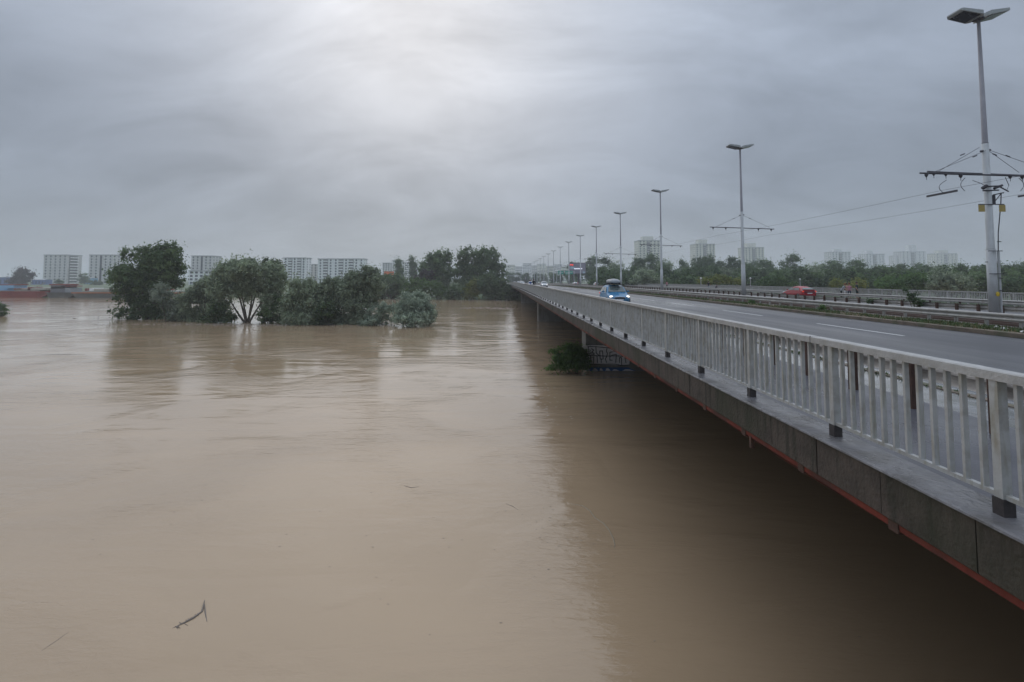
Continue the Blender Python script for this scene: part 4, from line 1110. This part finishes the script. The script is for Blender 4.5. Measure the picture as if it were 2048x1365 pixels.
# weeds on the bridge
px_tree('weed_plant', 'leafy weed growing through the rusty post guardrail left of the nearest pole', 'plant', [(1830, 600, 14, 10), (1838, 607, 10, 7), (1822, 588, 6, 8, .5), (1815, 580, 5, 4, .3)], 33.3, 1300, 0.07, M['leaf_mid'], base=1830, seed=51, zbase=zd(27.3, 33.3), r0=0.02)
px_tree('weed_plant', 'small dark weed at the rusty post guardrail below the family group', 'plant', [(1743, 603, 6, 5)], 37.4, 450, 0.06, M['leaf_dark'], base=1743, seed=52, zbase=zd(27.3, 37.4), r0=0.015)
px_tree('weed_plant', 'small green weed tuft under the median guardrail left of the lane dash', 'plant', [(1505, 604, 6, 5)], 40.0, 450, 0.06, M['leaf_bright'], base=1505, seed=53, zbase=zd(19.8, 40), r0=0.015)
px_tree('weed_plant', 'green weed tuft at the median kerb below the second lamp pole', 'plant', [(1645, 617, 8, 5)], 31.0, 500, 0.06, M['leaf_bright'], base=1645, seed=54, zbase=zd(19.8, 31), r0=0.015)

def blades(name, lab, x0, x1, y0, y1, n, h, m_, seed, dens=1.6):
    r = np.random.default_rng(seed)
    y = y0 + (y1 - y0) * r.random(n) ** dens; x = x0 + (x1 - x0) * r.random(n)
    keep = (np.sin(y * 1.7 + np.sin(x * 5) * 2) + np.sin(y * 0.63) + r.normal(0, .7, n)) > -0.5
    x, y = x[keep], y[keep]; n = len(x)
    z0 = EYE - 1.81 - 0.0103 * (x - XR) - 0.6 * (y / 186) ** 2
    hh = h * r.uniform(.4, 1.3, n); a_ = r.uniform(0, 6.28, n); w = 0.012 + 0.012 * r.random(n) + y * 0.0004
    lx, ly = r.normal(0, .4, n) * hh, r.normal(0, .4, n) * hh
    v0 = np.stack([x - np.cos(a_) * w, y - np.sin(a_) * w, z0 - .01], 1); v1 = np.stack([x + np.cos(a_) * w, y + np.sin(a_) * w, z0 - .01], 1); v2 = np.stack([x + lx, y + ly, z0 + hh], 1)
    vv = np.stack([v0, v1, v2], 1).reshape(-1, 3).astype(np.float32)
    me = bpy.data.meshes.new(name); me.vertices.add(3 * n); me.vertices.foreach_set('co', vv.ravel()); me.loops.add(3 * n)
    me.loops.foreach_set('vertex_index', np.arange(3 * n, dtype=np.int32)); me.polygons.add(n)
    me.polygons.foreach_set('loop_start', np.arange(0, 3 * n, 3, dtype=np.int32)); me.polygons.foreach_set('loop_total', np.full(n, 3, dtype=np.int32))
    me.materials.append(m_); me.update(calc_edges=True)
    return link(name, me, label=lab, cat='grass', kind='stuff')


blades('grass', 'green grass and weeds growing along the median kerb', 18.45, 20.2, 14, 180, 26000, 0.13, M['grass'], 61)
blades('dry_grass', 'dry yellowed grass along the median kerb', 18.3, 20.4, 14, 180, 16000, 0.10, M['drygrass'], 62)
blades('grass', 'thin tufts of grass in the kerb joint beside the near sidewalk', 7.28, 7.46, 3, 60, 2600, 0.06, M['grass'], 63)

# litter on the median, twigs and debris on the water
def litter(px, py, X, w, lab):
    Yp = X * F / (px - 1000.0); q = MB(); r = random.Random(int(px))
    pts = [(w * math.cos(a_) * r.uniform(.5, 1), .5 * w * math.sin(a_) * r.uniform(.5, 1), r.uniform(0.01, .06)) for a_ in [k * 6.28 / 7 for k in range(7)]]
    q.v = [(0, 0, .09)] + pts + [(p_[0] * .9, p_[1] * .9, 0) for p_ in pts]
    for k in range(7):
        q.face((0, 1 + k, 1 + (k + 1) % 7)); q.face((1 + (k + 1) % 7, 1 + k, 8 + k, 8 + (k + 1) % 7))
    q.build('litter', M['litter'], loc=(X, Yp, zd(X, Yp) + .02), label=lab, cat='litter')
litter(1986, 652, 19.6, .16, 'crumpled white litter on the median weeds near the nearest lamp pole')
litter(2000, 655, 19.3, .22, 'flat torn pale litter lying beside the crumpled white piece')
litter(2042, 664, 18.9, .25, 'pale torn litter on the kerb at the right edge of the picture')
def floater(pxs, Zr, lab, m_, r_=0.02, name='twig'):
    q = MB(); pts = []
    for (x_, y_) in pxs:
        Yp = WY(y_); p_ = P(x_, y_, Yp); pts.append((p_.x, p_.y, 0.0 + Zr))
    q.tube(pts, [r_ * .5] + [r_] * (len(pts) - 2) + [r_ * .4], 5)
    return q.build(name, m_, label=lab, cat='twig')
floater([(1142, 1008), (1165, 1012), (1180, 1022), (1190, 1036), (1207, 1047), (1218, 1060), (1226, 1076), (1230, 1090), (1228, 1098)], 0.0, 'long pale curved twig drifting in the brown water below the bridge shade', M['twig_pale'], 0.014)
t = thing('drift_branch', 'dark forked branch drifting at the lower left of the water', 'branch', (0, 0, 0))
def wpt(x_, y_, z_=0.0):
    p_ = P(x_, y_, WY(y_)); return (p_.x, p_.y, z_)
q = MB(); q.tube([wpt(345, 1257), wpt(365, 1248), wpt(385, 1238), wpt(404, 1224), wpt(409, 1206, .05)], [.004, .02, .028, .022, .01], 6); q.build('stem', M['twig_dark'], t)
q = MB()
r = random.Random(9)
for k in range(26):
    a0 = r.random(); x_ = 352 + 52 * a0; y_ = 1254 - 30 * a0
    q.tube([wpt(x_, y_, .0), wpt(x_ + r.uniform(-4, 10), y_ + r.uniform(-3, 6), r.uniform(0, .02))], [.010, .004], 4)
q.tube([wpt(409, 1212, .03), wpt(411, 1228), wpt(414, 1244)], [.008, .014, .006], 5)
q.build('side_twig', M['twig_dark'], t)
def flecks(name, lab, cx_, cy_, rx_, ry_, n, size, m_, seed, cat='debris'):
    r_ = random.Random(seed); q_ = MB()
    for _ in range(n):
        a_ = r_.gauss(0, 1); b_ = r_.gauss(0, 1) * .6 + a_ * .25
        Yp = WY(cy_ + b_ * ry_); p_ = P(cx_ + a_ * rx_, cy_ + b_ * ry_, Yp); s_ = size * r_.uniform(.3, 1.4); an = r_.uniform(-.5, .5)
        ca, sa = math.cos(an) * s_, math.sin(an) * s_
        i0 = len(q_.v); h_ = .004 + .006 * r_.random()
        q_.v += [(p_.x - ca, p_.y - sa, h_), (p_.x + sa * .3, p_.y - ca * .3, h_), (p_.x + ca, p_.y + sa, h_), (p_.x - sa * .3, p_.y + ca * .3, h_), (p_.x, p_.y, h_ + size * .12)]
        for k_ in range(4): q_.face((i0 + k_, i0 + (k_ + 1) % 4, i0 + 4))
    return q_.build(name, m_, label=lab, cat=cat, kind='stuff')
flecks('floating_debris', 'thin scatter of twigs and leaves drifting along the bridge shade line', 1150, 1060, 60, 60, 70, .030, M['twig_pale'], 71)
flecks('floating_debris', 'small dark leaf litter drifting in the open brown water', 640, 1060, 380, 120, 60, .030, M['twig_dark'], 72)
flecks('floating_debris', 'dark drift line of branches behind the round willow bush', 985, 617, 32, 1.6, 130, .35, M['twig_dark'], 73)
flecks('floating_debris', 'drift caught around the trunks of the drowned trees', 520, 650, 150, 1.5, 260, .30, M['twig_dark'], 74)
flecks('floating_debris', 'pale flecks of foam drifting below the graffiti pier', 1085, 800, 22, 40, 60, .06, M['litter'], 75)
floater([(82, 1303), (110, 1284), (138, 1264)], 0.0, 'thin dark twig floating near the lower left corner', M['twig_dark'], 0.006)
floater([(808, 972), (822, 976), (838, 974)], 0.0, 'small dark twig floating in the middle of the brown water', M['twig_dark'], 0.015)
floater([(1012, 1008), (1025, 1013), (1036, 1020)], 0.0, 'short twig floating left of the bridge reflection', M['twig_dark'], 0.010)
floater([(146, 637), (152, 638)], 0.02, 'dark driftwood far out left of the tall drowned tree', M['twig_dark'], 0.1)

# ------------------------------------------------------------------ buildings
def block(name, label, px0, px1, ytop, Yd, depth, rz=0.0, floors=10, cols=6, wall='plaster', zb=1.5, roofcap=None, balc=None, indiv=True, ww=1.3, wh=1.4, strip_=None, plinth=False, sidecols=4):
    p0 = P(px0, ytop, Yd); p1 = P(px1, ytop, Yd)
    wfull = p1.x - p0.x; ca, sa = abs(math.cos(rz)), abs(math.sin(rz))
    w = (wfull - depth * sa) / ca
    h = p0.z - zb
    t = thing(name, label, 'building', ((p0.x + p1.x) / 2, Yd + depth / 2, zb), rz)
    MB().box(-w / 2, w / 2, -depth / 2, depth / 2, 0, h).build('wall', M[wall], t)
    q = MB(); q.box(-w / 2 - .4, w / 2 + .4, -depth / 2 - .4, depth / 2 + .4, h, h + .7); q.build('roof', M['roofgrey'], t)
    if roofcap:
        fx, fw, hh = roofcap; cxm = (fx - .5) * w
        MB().box(cxm - fw * w / 2, cxm + fw * w / 2, -depth * .25, depth * .25, h + .7, h + .7 + hh).build('roof_structure', M[wall], t)
    fh = h / floors
    pane = MB().box(-ww / 2, ww / 2, -.06, .06, 0, wh).mesh('window', M['win'])
    sill = MB().box(-ww / 2 - .15, ww / 2 + .15, -.12, .02, -.12, -.0).mesh('sill', M['winframe'])
    st = MB()
    bal = balc or ()
    for f_ in range(floors):
        zc = f_ * fh + fh * .35
        for c_ in range(cols):
            xx = -w / 2 + w * (c_ + .5) / cols
            if c_ in bal: continue
            if strip_ is not None and c_ == strip_: continue
            if indiv:
                o = link('window', pane, t, loc=(xx, -depth / 2, zc)); link('sill', sill, o)
            else: st.box(xx - ww / 2, xx + ww / 2, -depth / 2 - .06, -depth / 2 + .06, zc, zc + wh)
        for s in (-1, 1):
            for c_ in range(sidecols):
                yy = -depth / 2 + depth * (c_ + .5) / sidecols
                if indiv: link('window', pane, t, loc=(s * w / 2, yy, zc), rot=(0, 0, math.pi / 2))
                else: st.box(s * w / 2 - .06, s * w / 2 + .06, yy - ww / 2, yy + ww / 2, zc, zc + wh)
    if st.v: st.build('windows_mass', M['win'], t, kind='stuff')
    if bal:
        for c_ in bal:
            xx = -w / 2 + w * (c_ + .5) / cols; bw = w / cols * .47
            MB().box(xx - bw, xx + bw, -depth / 2 - .07, -depth / 2 + .05, fh * .1, h - .3).build('balcony_recess', M['balc'], t)
            bm_ = MB().box(-bw, bw, -1.2, -.08, 0, .15).box(-bw, bw, -1.25, -1.15, .15, 1.15).mesh('balcony', M['white_pl'])
            for f_ in range(floors): link('balcony', bm_, t, loc=(xx, -depth / 2, f_ * fh + .1))
    if strip_ is not None:
        xx = -w / 2 + w * (strip_ + .5) / cols
        MB().box(xx - w / cols * .22, xx + w / cols * .22, -depth / 2 - .08, -depth / 2 + .05, 1, h - .2).build('stair_window_strip', M['cardark'], t)
    return t


def side_balconies(t, w, depth, h, floors, y0, y1):
    fh = h / floors
    MB().box(w / 2 - .05, w / 2 + .07, y0, y1, fh * .1, h - .4).build('balcony_recess', M['balc'], t)
    bm_ = MB().box(.08, 1.2, y0, y1, 0, .15).box(1.15, 1.25, y0, y1, .15, 1.05).mesh('balcony', M['white_pl'])
    for f_ in range(floors): link('balcony', bm_, t, loc=(w / 2, 0, f_ * fh + .1))
t = block('apartment_building', 'leftmost grey ten storey apartment block with stacked balconies on its right', 88, 135, 511, 500, 17.5, 0, 10, 5, 'plaster_g', sidecols=1)
side_balconies(t, P(135, 511, 500).x - P(88, 511, 500).x, 17.5, P(88, 511, 500).z - 1.5, 10, -6.5, 3.5)
block('apartment_building', 'second apartment block with a dark vertical stair strip, partly behind the tall tree', 179, 226, 511, 500, 16, 0, 10, 5, 'plaster_g', strip_=2, sidecols=3)
block('apartment_building', 'third apartment block with a dark strip, just left of the broad willow', 383, 425, 513, 500, 16, 0, 10, 5, 'plaster_g', strip_=2, sidecols=3)
block('low_building', 'low white building with square windows before the third block', 378, 418, 543, 420, 8, 0, 4, 4, 'white_pl', ww=2.2, wh=1.6)
block('apartment_building', 'white apartment block with two columns of balconies, left of the long slab', 567, 612, 517, 470, 14, 0, 10, 5, 'white_pl', balc=(1, 3), sidecols=2)
block('apartment_building', 'long white slab block with rows of dark balconies', 636, 728, 519, 470, 12, 0, 9, 9, 'white_pl', balc=(1, 4, 6), sidecols=2)
block('apartment_building', 'narrow grey block joined between the two white blocks', 620, 635, 530, 490, 12, 0, 8, 2, 'plaster_g')
block('apartment_building', 'hazy grey block left of the poplars', 765, 780, 527, 620, 12, 0, 10, 3, 'plaster_g', indiv=False)
block('apartment_building', 'hazy pale block behind the left poplar', 784, 805, 522, 640, 12, 0, 10, 3, 'plaster', indiv=False)
block('apartment_building', 'hazy pale block behind the right poplar', 809, 820, 526, 660, 12, 0, 10, 3, 'plaster', indiv=False)
q = MB(); p0, p1 = P(768, 543, 380), P(787, 550, 380); q.box(p0.x, p1.x, 380, 382, p1.z, p0.z)
t = thing('roadside_sign', 'orange red sign panel above the trees right of the tallest willow', 'sign', ((p0.x + p1.x) / 2, 381, 1.6)); 
for ob_ in [MB().box(-(p1.x - p0.x) / 2, (p1.x - p0.x) / 2, -.4, .4, p1.z - 1.6, p0.z - 1.6).build('panel', M['orange'], t), MB().box(-.3, .3, -.3, .3, -.1, p1.z - 1.6).build('pole', M['pole'], t)]: pass
def shed(name, lab, x0, x1, yt, yb, Yd, m_, cat='building'):
    a_, b_ = P(x0, yt, Yd), P(x1, yb, Yd); hh = max(a_.z - 1.55, 1.0); w = b_.x - a_.x
    t = thing(name, lab, cat, ((a_.x + b_.x) / 2, Yd + 5, 1.55))
    MB().box(-w / 2, w / 2, -4, 4, 0, hh).build('wall', M[m_], t)
    q = MB(); q.loft([[(x, -4.3, hh), (x, 0, hh + .8), (x, 4.3, hh)] for x in (-w / 2 - .3, w / 2 + .3)]); q.build('roof', M['roofgrey'], t)
    for k in range(4): MB().box(-w / 2 + w * (k + .3) / 4, -w / 2 + w * (k + .6) / 4, -4.05, -3.9, .8, hh * .7).build('window', M['win'], t)
shed('shed', 'blue shed at the far left behind the red barge', -4, 26, 555, 568, 430, 'bluepl')
shed('shed', 'bright blue shed right of the dusky round tree', 61, 86, 560, 568, 430, 'bluepl')
shed('shed', 'light blue low building between the first two apartment blocks', 166, 180, 557, 568, 470, 'skyblue')
shed('shed', 'yellow low building right of the leftmost apartment block', 157, 165, 558, 568, 470, 'yellowpl')

# towers on the right
for (x0, x1, yt, Yd, fl, cap, w_, lab) in ((1277, 1320, 482, 620, 18, (.5, .5, 5), 'plaster_c', 'widest cream tower block behind the third lamp pole'),
                                       (1391, 1430, 489, 680, 18, (.45, .45, 6), 'plaster_c', 'cream tower block left of the second lamp pole'),
                                       (1489, 1528, 496, 720, 17, (.45, .45, 6), 'plaster_c', 'cream tower block right of the second lamp pole'),
                                       (1663, 1701, 505, 860, 17, (.45, .4, 5), 'plaster', 'hazy tower block above the family group'),
                                       (1731, 1769, 509, 900, 17, (.35, .3, 6), 'plaster', 'hazy tower block second right of the family group'),
                                       (1803, 1851, 504, 940, 18, (.55, .3, 12), 'plaster', 'hazy stepped tower block with a tall roof structure'),
                                       (1871, 1915, 508, 960, 17, (.45, .42, 6), 'plaster_c', 'hazy tower block with a cream roof structure, nearest left of the near lamp pole')):
    t = block('tower_block', lab, x0, x1, yt, Yd, 20, 0.0, fl, 6, w_, roofcap=cap, balc=(), indiv=False, ww=1.6, wh=1.3)
    w = P(x1, yt, Yd).x - P(x0, yt, Yd).x; h = P(x0, yt, Yd).z - 1.5
    MB().box(-w * .12, w * .04, -10.09, -9.9, 2, h - 1).build('stair_recess', M['balc'], t)
    for k in range(int(fl)):
        MB().box(-w * .10, w * .02, -10.9, -10.1, h * k / fl + .5, h * k / fl + 1.5).build('balcony', M['plaster_g'], t)
block('tower_block', 'low hazy wing left of the stepped tower block', 1792, 1806, 512, 950, 18, 0, 15, 3, 'plaster', indiv=False)
# hazy city in the centre
rr = random.Random(21)
for i_, (x0, x1, yt) in enumerate(((1012, 1030, 531), (1031, 1044, 534), (1046, 1062, 528), (1063, 1074, 532), (1076, 1092, 529), (1094, 1108, 533), (1110, 1124, 530), (1125, 1137, 534))):
    block('city_block', '%s pale city block from the left in the haze beyond the road' % ordinal(i_ + 1), x0, x1, yt, 900 + rr.uniform(-60, 120), 20, 0, 6, 5, rr.choice(['plaster', 'plaster_g', 'plaster_c']), indiv=False, zb=1.6)
for i_, (px, yt) in enumerate(((1018, 543), (1035, 546), (1052, 545), (1070, 546), (1088, 545), (1104, 544), (1122, 542), (1140, 540))):
    p_ = P(px, yt, 330 + 12 * (i_ % 3))
    wood_tree(px, yt, 430 - 8 * i_, 22, i_, '%s tree from the left in the hazy row closing the road view' % ordinal(i_ + 1), 'hazy tree row closing the road view', zb=1.6)

# billboard and gantry
p0, p1 = P(1138.5, 527, 302), P(1171, 547.5, 302); w = p1.x - p0.x; h = p0.z - p1.z; zb = 1.6
t = thing('billboard', 'large dark digital billboard on a black column left of the wood', 'billboard', ((p0.x + p1.x) / 2, 302, zb))
zb0 = p1.z - zb
MB().box(-w / 2, w / 2, -.3, .3, zb0, zb0 + h).build('screen', M['led'], t)
MB().box(-w / 2 - .25, w / 2 + .25, -.25, .35, zb0 - .25, zb0).box(-w / 2 - .25, w / 2 + .25, -.25, .35, zb0 + h, zb0 + h + .25).box(-w / 2 - .25, -w / 2, -.25, .35, zb0, zb0 + h).box(w / 2, w / 2 + .25, -.25, .35, zb0, zb0 + h).build('frame', M['black'], t)
MB().box(.2, 1.2, -.4, .4, -.2, zb0 - .25).build('column', M['black'], t)
MB().box(-w / 2 + .4, -w / 2 + 2.4, -.34, -.3, zb0 + h - 1.5, zb0 + h - .6).build('red_logo', M['led_red'], t)
MB().box(-w / 2 + 2.8, w / 2 - 2.0, -.34, -.3, zb0 + h * .42, zb0 + h * .52).build('white_text_bar', M['led_white'], t)
MB().box(-w / 2 + .6, -w / 2 + 3.0, -.33, -.3, zb0 + h * .45, zb0 + h * .66).box(w / 2 - 1.6, w / 2 - .4, -.33, -.3, zb0 + .3, zb0 + 1.2).build('blue_picture_area', M['led_blue'], t)
def gantry(Yg, xa, xb, lab, signs):
    t = thing('sign_gantry', lab, 'sign gantry', (0, Yg, zd(20, Yg)))
    for x_ in (xa, xb): MB().tube([(x_, 0, -.3), (x_, 0, 6.6)], .16, 8).build('gantry_post', M['pole'], t)
    MB().box(xa, xb, -.15, .15, 6.3, 6.6).box(xa, xb, -.12, .12, 5.6, 5.75).build('crossbeam', M['pole'], t)
    for (x0, x1, m_) in signs:
        s_ = MB().box(x0, x1, -.30, -.17, 5.0, 6.7).build('sign_panel', M[m_], t)
        MB().box(x0 + .3, x1 - .3, -.33, -.30, 5.9, 6.1).box(x0 + .3, x0 + (x1 - x0) * .6, -.33, -.30, 5.4, 5.6).build('sign_lettering', M['signwhite'], s_)
gantry(252, 28.2, 36.8, 'gantry with two green direction signs over the far carriageway', ((28.8, 31.6, 'signgreen'), (32.4, 36.2, 'signgreen')))
gantry(420, 4.5, 19.5, 'slim distant gantry crossing the near carriageway', ((12, 15, 'signwhite'),))
# short park lamps beyond the far railing
for (px, yt, X, lab) in ((1401, 556, 45, 'short white park lamp among the yellow green bushes'), (1500, 556, 60, 'short white park lamp right of the second street lamp pole'), (1599, 558, 75, 'short park lamp above the red car roof')):
    Yp = X * F / (px - 1000.0); t = thing('park_lamp', lab, 'lamp', (X, Yp, 1.4)); ht = P(px, yt, Yp).z - 1.4
    MB().tube([(0, 0, -.4), (0, 0, ht - .3)], .07, 8).build('pole', M['pole'], t); MB().ellipsoid((0, 0, ht - .12), (.22, .22, .2), 8, 6).build('lamp_shade', M['signwhite'], t)

# ------------------------------------------------------------------ barges on the left
def barge(label, px0, px1, Yd, hull, h, items, rake=3.0, rail=None):
    a_, b_ = P(px0, 596, Yd), P(px1, 596, Yd); Lg = b_.x - a_.x
    t = thing('barge', label, 'barge', ((a_.x + b_.x) / 2, Yd + 4.5, 0))
    q = MB(); rings = []
    for (x, zb_, w_) in ((-Lg / 2, h * .45, 3.6), (-Lg / 2 + rake, -.6, 4.4), (Lg / 2 - rake, -.6, 4.4), (Lg / 2, h * .45, 3.6)):
        rings.append([(x, -w_, zb_), (x, w_, zb_), (x, w_, h), (x, -w_, h)])
    q.loft(rings); q.build('hull', M[hull], t)
    MB().box(-Lg / 2 + .2, Lg / 2 - .2, -4.50, -4.42, h - .35, h + .05).build('rubbing_strake', M[rail or hull], t)
    MB().box(-Lg / 2 + rake, Lg / 2 - rake, -3.4, 3.4, h, h + .6).build('coaming', M['cargo'], t)
    for (nm, fx, w_, h0, h1, m_) in items:
        x = (fx - .5) * Lg; MB().box(x - w_ / 2, x + w_ / 2, -3.6, 1.5, h + h0, h + h1).build(nm, M[m_], t)
    return t, Lg
b1, lg = barge('dark red barge moored at the far left', -60, 90, 184, 'hull_red', 2.25,
      (('deckhouse', .42, 7, 0.3, 2.2, 'skyblue'), ('deckhouse_roof', .42, 8, 2.2, 2.5, 'redcan'), ('hatch', .55, 5, .6, 1.1, 'orangedeck'), ('winch', .75, 1, .4, 1.5, 'redcan'), ('cargo_heap', .88, 5, .5, 1.25, 'cargo'), ('cargo_heap', .68, 6, .5, 1.0, 'cargo')))
MB().tube([(lg * .28, -3, 3.2), (lg * .28 + 4.5, -3, 5.4)], .10, 6).build('crane_jib', M['twig_pale'], b1)
barge('dark barge with a red roofed wheelhouse between the red and the grey barge', 89, 140, 182, 'hull_grey', 1.9,
      (('wheelhouse', .42, 5.2, 0, 2.6, 'balc'), ('wheelhouse_roof', .42, 6.5, 2.6, 3.0, 'redcan'), ('window_band', .42, 4.6, 1.4, 2.1, 'cargo'), ('engine_box', .8, 2.0, 0, 1.6, 'cl_grey'), ('awning', .74, 3.6, 2.1, 2.4, 'redcan')), rake=2)
barge('long grey green barge with an orange deck edge behind the tall tree', 141, 400, 180, 'hull_grey', 2.0,
      (('bollard_box', .10, .8, .5, 1.4, 'redcan'), ('tank', .14, 1.2, .5, 1.5, 'white_pl'), ('cargo_heap', .24, 7, .5, 1.3, 'cargo'), ('winch', .29, 1.0, .5, 1.1, 'redcan'), ('deck_crate', .38, 1.8, .4, 1.3, 'redcan'), ('cargo_heap', .5, 8, .5, 1.2, 'cargo'), ('deck_crate', .7, 1.6, .5, 1.4, 'redcan')), rail='orangedeck')

# ------------------------------------------------------------------ haze
hz = MB(); hz.box(-6300, 6300, -420, 6200, -6, 78)
hm = bpy.data.materials.new('haze'); hm.use_nodes = True
ht = hm.node_tree; ht.nodes.clear()
ho = ht.nodes.new('ShaderNodeOutputMaterial'); hv = ht.nodes.new('ShaderNodeVolumePrincipled')
hv.inputs['Color'].default_value = (0.93, 0.96, 1.0, 1); hv.inputs['Density'].default_value = 0.00052; hv.inputs['Anisotropy'].default_value = 0.3
ht.links.new(hv.outputs[0], ho.inputs['Volume'])
hz.build('haze', hm, label='pale damp haze over the river', kind='stuff')
